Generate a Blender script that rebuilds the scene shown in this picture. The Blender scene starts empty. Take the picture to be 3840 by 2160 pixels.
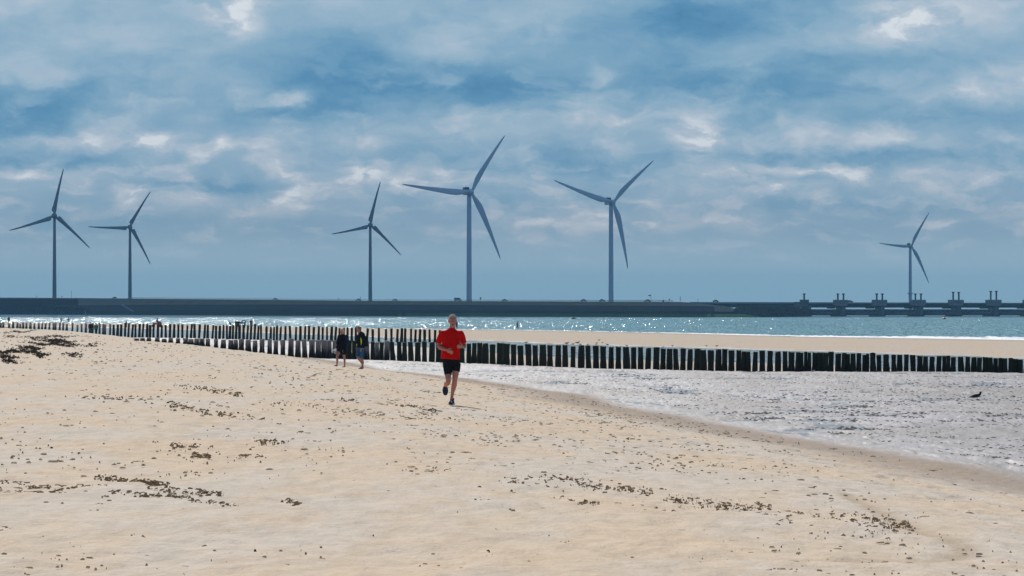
import bpy, bmesh, math, random
import numpy as np
from mathutils import Vector, Matrix, noise as mnoise

random.seed(7)
S = bpy.context.scene
COL = S.collection

# ------------------------------------------------------------------ camera
F = 13800.0          # focal length in photo pixels (3840 wide)
YH = 1164.0          # horizon row in the photo
H = 4.0              # camera height above the sea
cam_d = bpy.data.cameras.new("camera")
cam_d.sensor_width = 36.0
cam_d.lens = 36.0 * F / 3840.0
cam_d.clip_start = 0.5
cam_d.clip_end = 40000.0
cam = bpy.data.objects.new("camera", cam_d)
cam.location = (0, 0, H)
cam.rotation_euler = (math.pi / 2 + math.atan((YH - 1080.0) / F), 0, 0)
COL.objects.link(cam)
S.camera = cam
S.render.resolution_x, S.render.resolution_y = 1024, 576

# ------------------------------------------------------------------ colour management
S.view_settings.view_transform = 'Standard'
S.view_settings.look = 'None'
S.view_settings.exposure = 0.0
S.view_settings.gamma = 1.0
try:
    S.cycles.volume_bounces = 0
    S.cycles.max_bounces = 6
    S.cycles.sample_clamp_indirect = 6.0
except Exception:
    pass

SUN_EL, SUN_AZ = 40.0, -12.0      # degrees; azimuth measured from +Y towards +X
SUN_STRENGTH = 4.6
SKY_STRENGTH = 0.1


def lin(r, g, b):
    f = lambda c: (c / 255 / 12.92) if c / 255 <= 0.04045 else ((c / 255 + 0.055) / 1.055) ** 2.4
    return (f(r), f(g), f(b), 1.0)


# ------------------------------------------------------------------ node helper
class NT:
    def __init__(self, tree):
        self.t = tree
        tree.nodes.clear()

    def n(self, typ, ins=None, **props):
        nd = self.t.nodes.new(typ)
        for k, v in props.items():
            setattr(nd, k, v)
        if ins:
            for k, v in ins.items():
                s = nd.inputs[k]
                if isinstance(v, bpy.types.NodeSocket):
                    self.t.links.new(v, s)
                else:
                    s.default_value = v
        return nd

    def m(self, op, a, b=None, c=None, clamp=False):
        nd = self.t.nodes.new('ShaderNodeMath')
        nd.operation = op
        nd.use_clamp = clamp
        for i, v in enumerate((a, b, c)):
            if v is None:
                continue
            if isinstance(v, bpy.types.NodeSocket):
                self.t.links.new(v, nd.inputs[i])
            else:
                nd.inputs[i].default_value = v
        return nd.outputs[0]

    def mix(self, fac, a, b, blend='MIX'):
        nd = self.t.nodes.new('ShaderNodeMix')
        nd.data_type = 'RGBA'
        nd.blend_type = blend
        for key, v in ((0, fac), (6, a), (7, b)):
            if isinstance(v, bpy.types.NodeSocket):
                self.t.links.new(v, nd.inputs[key])
            else:
                nd.inputs[key].default_value = v
        return nd.outputs[2]

    def noise(self, vec, scale, detail=4, rough=0.55, w=None, dist=0.0):
        nd = self.n('ShaderNodeTexNoise', {'Vector': vec, 'Scale': scale, 'Detail': detail, 'Roughness': rough, 'Distortion': dist})
        return nd.outputs['Fac']

    def ramp(self, fac, stops, interp='LINEAR'):
        nd = self.t.nodes.new('ShaderNodeValToRGB')
        self.t.links.new(fac, nd.inputs[0])
        cr = nd.color_ramp
        cr.interpolation = interp
        while len(cr.elements) < len(stops):
            cr.elements.new(0.5)
        for e, (p, c) in zip(cr.elements, stops):
            e.position = p
            e.color = c if len(c) == 4 else (*c, 1)
        return nd.outputs[0]

    def mrange(self, v, a, b, c=0.0, d=1.0, smooth=True):
        nd = self.n('ShaderNodeMapRange', {'Value': v, 'From Min': a, 'From Max': b, 'To Min': c, 'To Max': d})
        if smooth:
            nd.interpolation_type = 'SMOOTHSTEP'
        return nd.outputs[0]

    def scale(self, vec, s):
        nd = self.n('ShaderNodeMapping', {'Vector': vec, 'Scale': s})
        return nd.outputs[0]


# ------------------------------------------------------------------ world: sky with broken cloud
def build_world():
    w = bpy.data.worlds.new("World")
    S.world = w
    w.use_nodes = True
    T = NT(w.node_tree)
    g = T.n('ShaderNodeTexCoord').outputs['Generated']
    xyz = T.n('ShaderNodeSeparateXYZ', {'Vector': g}).outputs
    az = T.m('ARCTAN2', xyz[0], xyz[1])
    el = T.m('ARCSINE', xyz[2])
    # degrees
    a = T.m('MULTIPLY', az, 57.29578)
    e = T.m('MULTIPLY', el, 57.29578)
    base = T.n('ShaderNodeCombineXYZ', {'X': a, 'Y': e, 'Z': 0.0}).outputs[0]
    # slow swirl that breaks up the cloud edges
    wn = T.n('ShaderNodeTexNoise', {'Vector': T.scale(base, (0.75, 1.3, 1)), 'Scale': 1.0, 'Detail': 6.0, 'Roughness': 0.62})
    wv = T.n('ShaderNodeVectorMath', {0: wn.outputs['Color'], 1: (0.5, 0.5, 0.5)}, operation='SUBTRACT').outputs[0]
    wv = T.n('ShaderNodeVectorMath', {0: wv, 1: (1.15, 0.62, 0.0)}, operation='MULTIPLY').outputs[0]
    p = T.n('ShaderNodeVectorMath', {0: base, 1: wv}, operation='ADD').outputs[0]

    def acc(lst, total):
        for cx, cy, sx, sy, amp in lst:
            ca = math.degrees(math.atan((cx - 1920) / F)); ce = math.degrees(math.atan((YH - cy) / F))
            sa = math.degrees(sx / F) * 1.35; se = math.degrees(sy / F) * 1.35
            q = T.n('ShaderNodeMapping', {'Vector': p, 'Location': (-ca / sa, -ce / se, 0), 'Scale': (1 / sa, 1 / se, 0)}).outputs[0]
            d = T.n('ShaderNodeVectorMath', {0: q, 1: q}, operation='DOT_PRODUCT').outputs['Value']
            x = T.m('POWER', 2.71828, T.m('MULTIPLY', d, -1.0))
            total = T.m('MULTIPLY_ADD', x, amp * (.80 if amp > 0 else 1.15), total)
        return total
    dark = [(1500, 310, 420, 90, -.36), (1300, 220, 170, 90, -.12), (2700, 70, 260, 90, -.42), (2800, 330, 420, 80, -.26), (120, 400, 300, 70, -.2),
            (0, 470, 220, 50, -.2), (420, 300, 220, 50, -.1), (1000, 430, 260, 40, -.16), (150, 605, 260, 28, -.22),
            (800, 695, 190, 18, -.24), (2150, 615, 260, 45, -.13), (3250, 585, 480, 24, -.24), (3500, 440, 420, 45, -.2),
            (1750, 575, 320, 30, -.1), (2150, 150, 260, 60, -.12), (700, 200, 300, 60, -.06), (3300, 250, 300, 60, -.1),
            (3150, 780, 260, 20, -.12), (350, 830, 200, 22, -.08), (1900, 760, 240, 20, -.08), (2050, 330, 200, 45, -.12), (3000, 80, 60, 90, -.1)]
    light = [(850, 25, 110, 60, .42), (890, 100, 50, 60, .24), (1085, 372, 55, 30, .4), (980, 410, 110, 28, .16), (610, 520, 60, 30, .38),
             (240, 530, 170, 28, .28), (60, 658, 80, 10, .32), (838, 540, 28, 24, .36), (550, 635, 110, 28, .28), (330, 440, 40, 45, .24),
             (450, 350, 50, 30, .22), (2600, 490, 65, 75, .42), (2560, 440, 90, 40, .1), (2240, 285, 40, 32, .34), (3390, 115, 130, 50, .42), (3520, 50, 230, 60, .25),
             (2980, 100, 70, 60, .14), (2160, 450, 150, 34, .3), (1400, 650, 60, 50, .28), (1385, 520, 70, 24, .24), (1800, 675, 260, 26, .24),
             (2180, 860, 200, 42, .2), (2600, 830, 330, 34, .2), (2930, 640, 150, 26, .34), (2800, 710, 120, 34, .26), (3165, 655, 90, 22, .34),
             (3450, 665, 180, 20, .36), (3640, 830, 180, 34, .14), (2850, 450, 220, 50, .14), (3780, 340, 150, 70, .2), (680, 745, 150, 34, .26),
             (900, 800, 60, 20, .2), (1150, 745, 150, 28, .2), (1100, 650, 40, 34, .3), (950, 620, 60, 20, .26), (300, 820, 60, 24, .2), (1650, 870, 160, 22, .12),
             (300, 80, 260, 80, .12), (1800, 120, 380, 80, .14), (1400, 480, 300, 40, .12), (2080, 130, 60, 30, .14)]
    ls = acc(light, 0.0)
    ln_ = T.noise(T.scale(p, (1.3, 2.4, 1)), 1.0, 8, .58)
    ls = T.m('MULTIPLY', ls, T.mrange(ln_, .36, .62, .25, 1.35))
    b = T.m('ADD', acc(dark, 0.54), ls)
    # mottled texture, flatter near the horizon
    nz = T.noise(T.scale(p, (0.55, 1.7, 1)), 1.0, 8, 0.6)
    b = T.m('MULTIPLY_ADD', T.m('SUBTRACT', nz, 0.5), T.mrange(e, 0.6, 2.4, 0.10, 0.50), b)
    nf = T.noise(T.scale(p, (2.6, 6.0, 1)), 1.0, 6, 0.65)
    b = T.m('MULTIPLY_ADD', T.m('SUBTRACT', nf, 0.5), T.mrange(e, 0.8, 2.2, 0.03, 0.16), b)
    # broken cumulus tops catching light, smaller and flatter towards the horizon
    for scx, scy, seed, lo, hi, amp, e0, e1, e2, e3 in ((.75, 1.7, 3.0, .46, .68, .29, 1.0, 1.8, 3.4, 4.3), (1.3, 4.0, 11.0, .48, .69, .22, .55, .9, 2.1, 3.0), (.45, 1.0, 23.0, .46, .70, .18, 2.2, 3.2, 6.0, 9.0)):
        pv = T.n('ShaderNodeMapping', {'Vector': p, 'Location': (seed, seed * 1.7, 0), 'Scale': (scx, scy, 1)}).outputs[0]
        bn = T.noise(pv, 1.0, 9, .53)
        bandw = T.m('MULTIPLY', T.mrange(e, e0, e1), T.mrange(e, e2, e3, 1.0, 0.0))
        b = T.m('MULTIPLY_ADD', T.m('MULTIPLY', T.mrange(bn, lo, hi), amp), bandw, b)
    # a smooth blue-grey band low down
    low = T.mrange(e, 0.35, 1.35, 1.0, 0.0)
    b = T.m('ADD', T.m('MULTIPLY', b, T.m('SUBTRACT', 1.0, T.m('MULTIPLY', low, 0.85))), T.m('MULTIPLY', low, 0.88))
    cl = T.ramp(b, [(0.0, lin(66, 120, 160)), (0.22, lin(94, 145, 181)), (0.42, lin(130, 168, 194)), (0.62, lin(158, 184, 203)),
                    (0.82, lin(186, 199, 212)), (1.0, lin(220, 226, 231))])
    cl = T.mix(T.m('MULTIPLY', low, .85), cl, lin(166, 204, 222))
    cl = T.n('ShaderNodeVectorMath', {0: cl, 'Scale': 1.0 / SKY_STRENGTH}, operation='SCALE').outputs[0]
    sky = T.n('ShaderNodeTexSky', sky_type='NISHITA', sun_disc=False, sun_elevation=math.radians(SUN_EL),
              sun_rotation=math.radians(SUN_AZ), altitude=0.0, air_density=1.0, dust_density=1.2, ozone_density=1.5).outputs[0]
    sky = T.n('ShaderNodeVectorMath', {0: sky, 'Scale': 0.42}, operation='SCALE').outputs[0]
    # overhead and behind the photographer: patchy dull cloud with blue between
    hi_n = T.noise(T.scale(g, (2.0, 2.0, 4.0)), 1.6, 5, 0.6)
    hi_c = T.mix(T.mrange(hi_n, 0.42, 0.62), lin(70, 98, 128), lin(128, 146, 168))
    hi_c = T.n('ShaderNodeVectorMath', {0: hi_c, 'Scale': 1.0 / SKY_STRENGTH}, operation='SCALE').outputs[0]
    hi = T.mix(T.mrange(hi_n, 0.35, 0.55, 0.1, 0.85), sky, hi_c)
    front = T.mrange(xyz[1], -0.1, 0.5)
    seen = T.m('MULTIPLY', T.mrange(e, 7.0, 16.0, 1.0, 0.0), front)
    back = T.mix(1.0, hi, (1.15, 1.3, 1.55, 1), 'MULTIPLY')
    hi2 = T.mix(front, back, hi)
    colr = T.mix(seen, hi2, cl)
    bg = T.n('ShaderNodeBackground', {'Color': colr, 'Strength': SKY_STRENGTH})
    out = T.n('ShaderNodeOutputWorld')
    T.t.links.new(bg.outputs[0], out.inputs[0])


build_world()

sun_d = bpy.data.lights.new("sun", 'SUN')
sun_d.energy = SUN_STRENGTH
sun_d.angle = math.radians(0.53)
sun_d.color = (1.0, 0.955, 0.88)
sun = bpy.data.objects.new("sun", sun_d)
_e, _a = math.radians(SUN_EL), math.radians(SUN_AZ)
sv = Vector((math.sin(_a) * math.cos(_e), math.cos(_a) * math.cos(_e), math.sin(_e)))
sun.rotation_euler = sv.to_track_quat('Z', 'Y').to_euler()
sun.location = sv * 300
COL.objects.link(sun)


# ------------------------------------------------------------------ general helpers
def tag(o, label=None, cat=None, group=None, kind=None):
    if label: o["label"] = label
    if cat: o["category"] = cat
    if group: o["group"] = group
    if kind: o["kind"] = kind
    return o


def link(name, me, mat=None, parent=None, loc=None):
    o = bpy.data.objects.new(name, me)
    COL.objects.link(o)
    if mat is not None:
        for mm in (mat if isinstance(mat, (list, tuple)) else [mat]):
            me.materials.append(mm)
    if parent is not None:
        o.parent = parent
    if loc is not None:
        o.location = loc
    return o


def empty(name, loc, rz=0.0):
    o = bpy.data.objects.new(name, None)
    o.empty_display_size = 0.3
    o.location = loc
    o.rotation_euler = (0, 0, rz)
    COL.objects.link(o)
    return o


def np_mesh(name, verts, quads, smooth=True, attrs=None):
    me = bpy.data.meshes.new(name)
    nv, nf = len(verts), len(quads)
    k = quads.shape[1]
    me.vertices.add(nv)
    me.vertices.foreach_set('co', np.ascontiguousarray(verts, dtype=np.float32).ravel())
    me.loops.add(nf * k)
    me.loops.foreach_set('vertex_index', np.ascontiguousarray(quads, dtype=np.int32).ravel())
    me.polygons.add(nf)
    me.polygons.foreach_set('loop_start', np.arange(0, nf * k, k, dtype=np.int32))
    me.polygons.foreach_set('use_smooth', np.full(nf, smooth, dtype=bool))
    me.update(calc_edges=True)
    me.validate()
    if attrs:
        for an, av in attrs.items():
            at = me.attributes.new(an, 'FLOAT', 'POINT')
            at.data.foreach_set('value', np.ascontiguousarray(av, dtype=np.float32))
    return me


def grid_quads(nr, nc):
    i = np.arange(nr - 1)[:, None] * nc + np.arange(nc - 1)[None, :]
    return np.stack([i, i + 1, i + nc + 1, i + nc], -1).reshape(-1, 4)


def vnoise(x, y, seed=0):
    xi = np.floor(x).astype(np.int64); yi = np.floor(y).astype(np.int64)
    fx = x - xi; fy = y - yi
    fx = fx * fx * (3 - 2 * fx); fy = fy * fy * (3 - 2 * fy)

    def h(a, b):
        n = (a * 374761393 + b * 668265263 + seed * 1442695041) & 0xffffffff
        n = ((n ^ (n >> 13)) * 1274126177) & 0xffffffff
        n = n ^ (n >> 16)
        return (n & 0xffff) / 65535.0
    a = h(xi, yi); b = h(xi + 1, yi); c = h(xi, yi + 1); d = h(xi + 1, yi + 1)
    return (a * (1 - fx) + b * fx) * (1 - fy) + (c * (1 - fx) + d * fx) * fy


def fbm(x, y, seed=0, octv=4):
    s = 0; a = 0.5; t = 0
    for k in range(octv):
        s = s + a * vnoise(x * 2 ** k, y * 2 ** k, seed + k * 17); t += a; a *= 0.5
    return s / t


def sstep(a, b, x):
    t = np.clip((x - a) / (b - a), 0, 1)
    return t * t * (3 - 2 * t)


# ------------------------------------------------------------------ terrain shape (metres; x right, y away, z up)
def c_shore(D): return np.interp(D, [0, 20, 40, 63, 82, 119, 145, 170, 200, 240, 300, 400, 490, 600, 800, 1000, 1500],
                                 [17, 15, 11.8, 8.8, 6.7, 3.4, .84, -2.7, -7.0, -11.5, -20, -36, -52, -72, -125, -180, -330])
def c_beach(t): return np.interp(t, [0, 2, 4, 6, 8, 9, 12, 16, 25, 40, 80, 200], [0, .12, .36, .60, .82, .92, 1.10, 1.22, 1.32, 1.4, 1.6, 2.6])
def c_flat(D): return np.interp(D, [0, 80, 150, 190, 240, 300, 400], [1.22, 1.18, 1.0, .86, .78, .60, .50])
def c_pn(px): return np.interp(px, [700, 900, 1300, 1800, 2200, 2700, 3000, 3300, 3500, 3700, 5000], [480, 450, 405, 310, 255, 236, 230, 215, 203, 196, 180])
def c_pf(px): return np.interp(px, [-900, 0, 450, 800, 1100, 1500, 1800, 2200, 2760, 3300, 3840, 5000], [1000, 820, 740, 645, 550, 471, 426, 380, 338, 300, 275, 240])
def c_se(px): return np.interp(px, [-900, 0, 600, 1300, 1940, 3000, 3840, 5000], [1500, 1200, 1041, 830, 746, 563, 497, 430])


def terrain(x, D):
    """x, D arrays -> z, wet, track"""
    px = np.clip(1920 + x / np.maximum(D, 1) * F, -900, 5000)
    sh = c_shore(D) + 0.9 * (fbm(D / 14, D * 0, 3) - .5) * np.clip(D / 60, .4, 2)
    t = sh - x
    fl = c_flat(D)
    pn, pf, se = c_pn(px), c_pf(px), c_se(px)
    pn = pn + 14 * (fbm(x / 9, D / 25, 5) - .5); pf = pf + 26 * (fbm(x / 14, D / 30, 8) - .5)
    low = np.where(D < pn - 12, fl, 0)
    u = np.clip((D - (pn - 12)) / 12, 0, 1)
    low = np.where((D >= pn - 12) & (D < pn), fl * (1 - u) + .45 * u, low)
    u = np.clip((D - pn) / (pf - pn), 0, 1)
    low = np.where((D >= pn) & (D < pf), .45 - .22 * np.sin(math.pi * u) ** .6, low)
    c = pf + .3 * (se - pf)
    u = np.clip((D - pf) / (c - pf), 0, 1)
    low = np.where((D >= pf) & (D < c), .45 + .32 * np.sin(u * math.pi / 2), low)
    u = np.clip((D - c) / (se - c), 0, None)
    low = np.where(D >= c, .77 * (1 - u ** 1.3), low)
    low = np.maximum(low, -5)
    z = low + c_beach(np.maximum(t, 0)) * (1 - sstep(700, 1150, D))
    wetf = 1 - sstep(-0.2, 1.2, t)                 # soaked flat
    damp = 1 - sstep(1.2, 4.8, t)                  # damp edge of the beach
    on_bar = (D > pf) & (t < 0)
    barw = np.where(D < pf + 6, 1, 0) + sstep(.86, 1.0, (D - pf) / (se - pf))
    wet = np.where(on_bar, np.clip(barw, 0, 1) * .8, wetf)
    dmp = np.where(on_bar, .35 + .4 * sstep(.5, .9, (D - pf) / (se - pf)), damp)
    behind = sstep(0, 3, D - np.interp(px, [500, 1000, 1400, 1900, 2200, 2700, 5000], [268, 253, 237, 214, 200, 189.5, 187])) * (D < pf) * sstep(1300, 1900, px)
    wet = wet * (1 - .75 * behind); dmp = np.clip(dmp - .45 * behind, 0, 1)
    return z, wet, dmp, t, on_bar


def ground_z(x, D):
    return float(terrain(np.array([x]), np.array([D], dtype=float))[0][0])


_Ds = 1.0 / np.linspace(1 / 12.0, 1 / 1300.0, 260)


def hit(px, py):
    """first point of the ground seen in the direction of a photo pixel"""
    Ds = _Ds
    for _ in range(2):
        x = (px - 1920) / F * Ds
        z = terrain(x, Ds)[0]
        ray = H - (py - YH) / F * Ds
        i = int(np.argmax(z >= ray))
        if z[i] < ray[i]: i = len(Ds) - 1
        if len(Ds) > 100: Ds = np.linspace(Ds[max(i - 1, 0)], Ds[i], 30)
    return float(x[i]), float(Ds[i]), float(z[i])


def at(px, D):
    x = (px - 1920) / F * D
    return x, D, ground_z(x, D)


def pos(px, py, D):
    return Vector(((px - 1920) / F * D, D, H - (py - YH) / F * D))


# ------------------------------------------------------------------ materials
def new_mat(name):
    m = bpy.data.materials.new(name)
    m.use_nodes = True
    return m, NT(m.node_tree)


def finish(T, bsdf, extra=None):
    out = T.n('ShaderNodeOutputMaterial')
    T.t.links.new(bsdf.outputs[0], out.inputs[0])


def simple(name, col, rough=0.6, var=0.15, scale=8.0, metal=0.0, bump=0.0, spec=0.5, coat=0.0):
    m, T = new_mat(name)
    oc = T.n('ShaderNodeTexCoord').outputs['Object']
    nz = T.noise(oc, scale, 4, 0.6)
    c0 = tuple(max(0, v * (1 - var)) for v in col[:3]) + (1,)
    c1 = tuple(min(1, v * (1 + var)) for v in col[:3]) + (1,)
    c = T.mix(nz, c0, c1)
    ins = {'Base Color': c, 'Roughness': rough, 'Metallic': metal, 'Specular IOR Level': spec, 'Coat Weight': coat}
    if bump:
        b = T.n('ShaderNodeBump', {'Strength': 1.0, 'Distance': bump, 'Height': T.noise(oc, scale * 2.5, 5, .6)})
        ins['Normal'] = b.outputs[0]
    finish(T, T.n('ShaderNodeBsdfPrincipled', ins))
    return m


def sand_material():
    m, T = new_mat('sand')
    oc = T.n('ShaderNodeTexCoord').outputs['Object']
    wet = T.n('ShaderNodeAttribute', attribute_name='wet').outputs['Fac']
    damp = T.n('ShaderNodeAttribute', attribute_name='damp').outputs['Fac']
    trk = T.n('ShaderNodeAttribute', attribute_name='track').outputs['Fac']
    # wind-sorted bands: warm coarse sand against pale grey fines
    n1 = T.noise(T.scale(oc, (0.32, 0.11, 1)), 1.0, 5, .55)
    n2 = T.noise(T.scale(oc, (1.4, .35, 1)), 1.0, 4, .6)
    n3 = T.noise(T.scale(oc, (5.0, 1.1, 1)), 1.0, 4, .65)
    f = T.m('ADD', T.m('MULTIPLY', n1, .6), T.m('MULTIPLY', n2, .4))
    dry = T.mix(T.mrange(f, .40, .60), (0.645, 0.515, 0.38, 1), (0.615, 0.54, 0.455, 1))
    dry = T.mix(T.mrange(n3, .30, .75, 0, 1), dry, T.mix(1.0, dry, (.86, .85, .83, 1), 'MULTIPLY'))
    dmp = T.mix(n2, (0.29, 0.225, 0.175, 1), (0.33, 0.27, 0.225, 1))
    c = T.mix(T.m('MULTIPLY', damp, .8), dry, dmp)
    w1 = T.noise(T.scale(oc, (.25, .05, 1)), 1.0, 5, .6)
    wc = T.mix(T.mrange(w1, .35, .65), (0.23, 0.203, 0.196, 1), (0.33, 0.312, 0.325, 1))
    c = T.mix(wet, c, wc)
    c = T.mix(T.m('MULTIPLY', trk, .55), c, (0.40, 0.29, 0.18, 1))
    pud = T.n('ShaderNodeAttribute', attribute_name='pud').outputs['Fac']
    c = T.mix(T.m('MULTIPLY', pud, .4), c, (.15, .17, .19, 1))
    gn = T.noise(T.scale(oc, (38, 12, 1)), 1.0, 3, .6)
    c = T.mix(T.mrange(gn, .3, .7, 0, .25), c, T.mix(1.0, c, (.72, .68, .62, 1), 'MULTIPLY'))
    rough = T.m('SUBTRACT', T.mrange(wet, 0, 1, .95, .46, False), T.m('MULTIPLY', pud, .22))
    spec = T.mrange(wet, 0, 1, .05, .22, False)
    hb = T.noise(T.scale(oc, (9, 4, 1)), 1.0, 5, .65)
    hb2 = T.noise(T.scale(oc, (2.2, .8, 1)), 1.0, 4, .6)
    hh = T.m('ADD', T.m('MULTIPLY', hb, .4), hb2)
    dist = T.mrange(wet, 0, 1, .085, .020, False)
    b = T.n('ShaderNodeBump', {'Strength': .8, 'Distance': dist, 'Height': hh})
    finish(T, T.n('ShaderNodeBsdfPrincipled', {'Base Color': c, 'Roughness': rough, 'Specular IOR Level': spec, 'Normal': b.outputs[0]}))
    return m


def water_material(name, c0, c1, rough, bumpd, sc, spec=.5):
    m, T = new_mat(name)
    oc = T.n('ShaderNodeTexCoord').outputs['Object']
    n1 = T.noise(T.scale(oc, (.02, .006, 1)), 1.0, 4, .6)
    n2 = T.noise(T.scale(oc, (.35, .02, 1)), 1.0, 4, .6)
    c = T.mix(T.mrange(T.m('ADD', T.m('MULTIPLY', n1, .5), T.m('MULTIPLY', n2, .5)), .35, .65), c0, c1)
    # slopes of the chop: two independent fields give the tilt of each wavelet
    nn = T.n('ShaderNodeTexNoise', {'Vector': T.scale(oc, sc), 'Scale': 1.0, 'Detail': 2.0, 'Roughness': .6}).outputs['Color']
    xyz = T.n('ShaderNodeSeparateColor', {'Color': nn}).outputs
    sx = T.m('MULTIPLY', T.m('SUBTRACT', xyz[0], .5), bumpd)
    sy = T.m('MULTIPLY', T.m('SUBTRACT', xyz[1], .5), bumpd)
    nv = T.n('ShaderNodeCombineXYZ', {'X': sx, 'Y': T.m('SUBTRACT', sy, bumpd * .06), 'Z': 1.0}).outputs[0]
    nv = T.n('ShaderNodeVectorMath', {0: nv}, operation='NORMALIZE').outputs[0]
    finish(T, T.n('ShaderNodeBsdfPrincipled', {'Base Color': c, 'Roughness': rough, 'IOR': 1.33, 'Specular IOR Level': spec, 'Normal': nv}))
    return m


M_SAND = sand_material()


# ------------------------------------------------------------------ ground sheet
def fan_columns(n_in, half=2500, n_out=70):
    inner = np.linspace(-half, half, n_in) / F
    t = np.linspace(0, 1, n_out + 1)[1:] ** 2
    outr = half / F + t * (4.5 - half / F)
    return np.concatenate([-outr[::-1], inner, outr])


def spread(U, D):
    return np.where(np.abs(U) < .2, U * D, np.sign(U) * (.2 * D + (np.abs(U) - .2) * np.minimum(D, 1500)))


def ripples(x, D, wet, t, on_bar):
    # relief of the soaked flat: fine short crests, slightly slanting, with pools of water between them
    wx = x + .25 * (fbm(x / 2.0, D / 6, 41) - .5)
    r1 = 1 - np.abs(2 * vnoise(wx / .24 + D * .25, D / .95, 11) - 1)
    r2 = 1 - np.abs(2 * vnoise(wx / .11 + D * .1, D / .45, 12) - 1)
    r3 = fbm(x / 2.0, D / 5.0, 13, 3)
    amp = sstep(.35, .60, fbm(x / 4, D / 14, 14, 3)) * .6 + .4
    scarp = sstep(.70, .90, vnoise(wx / .30 + 31, D / .9, 15)) * sstep(.40, .58, fbm(x / 1.6, D / 7, 16, 3))
    wob = 3.2 * (fbm(x / 3.5, D / 12, 61, 3) - .5)
    b1 = (.5 + .5 * np.cos(2 * math.pi * ((D + .55 * x) / 4.6 + wob))) ** 2
    b2 = (.5 + .5 * np.cos(2 * math.pi * ((D + .3 * x) / 1.9 + wob * 1.7))) ** 2
    brk = .35 + .65 * vnoise(wx / .42, D / 2.5, 62)
    z = (.030 * b1 * brk + .014 * b2 * brk + .012 * r1 * amp + .008 * r2 + .03 * (r3 - .5) + .026 * scarp * b1) * wet
    pud = 1 - sstep(.30, .44, r3 * .8 + .22 * r1)
    return z, np.clip(pud, 0, 1) * (wet > .6)


TRK = [(3170, 1850), (3260, 1895), (3350, 1945), (3450, 1990), (3560, 2020), (3620, 2050), (3610, 2078), (3540, 2090), (3400, 2100), (3200, 2105), (3000, 2102)]


def build_ground():
    u = fan_columns(1500, 2150)
    yp = np.concatenate([np.arange(4200, 900, -7.0), np.arange(900, 28, -2.0)])
    D = 35880.0 / yp
    D = np.concatenate([[1.0, 3.0, 5.5], D, np.geomspace(1330, 14000, 40)])
    U, DD = np.meshgrid(u, D)
    X = spread(U, DD)
    z, wet, dmp, t, bar = terrain(X, DD)
    dry = (1 - wet) * (1 - bar * .8)
    wr = wet * (~bar)
    rz, pud = ripples(X, DD, wr, t, bar)
    z = z + rz * (1 - .75 * pud)
    z += (1 - wet) * .024 * (vnoise(X / .13, DD / .4, 23) - .5)
    z += dry * (.055 * (fbm(X / 2.6, DD / 3.4, 21) - .5) + .050 * (fbm(X / .45, DD / .9, 22, 3) - .5))
    # trodden strip along the foot of the beach
    tread = np.exp(-((t - 4.5) / 3.5) ** 2) * dry
    pit = vnoise(X / .34, DD / .75, 31)
    z -= tread * .05 * sstep(.62, .85, pit)
    z += bar * .03 * (fbm(X / 1.5, DD / 12, 33) - .5)
    # tyre track
    trk = np.zeros_like(z)
    pts = [hit(*p) for p in TRK]
    for a, b in zip(pts[:-1], pts[1:]):
        ax, ay = a[0], a[1]; bx, by = b[0], b[1]
        L2 = (bx - ax) ** 2 + (by - ay) ** 2
        s = np.clip(((X - ax) * (bx - ax) + (DD - ay) * (by - ay)) / L2, 0, 1)
        d = np.hypot(X - ax - s * (bx - ax), DD - ay - s * (by - ay))
        trk = np.maximum(trk, np.exp(-(d / .13) ** 2))
    z -= trk * .02
    me = np_mesh('ground', np.stack([X, DD, z], -1).reshape(-1, 3), grid_quads(*X.shape)[:, ::1], True,
                 {'wet': np.clip(wet, 0, 1).ravel(), 'damp': np.clip(dmp, 0, 1).ravel(), 'track': trk.ravel(), 'pud': pud.ravel()})
    o = link('beach', me, M_SAND)
    tag(o, kind='structure')
    return o


build_ground()


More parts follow.
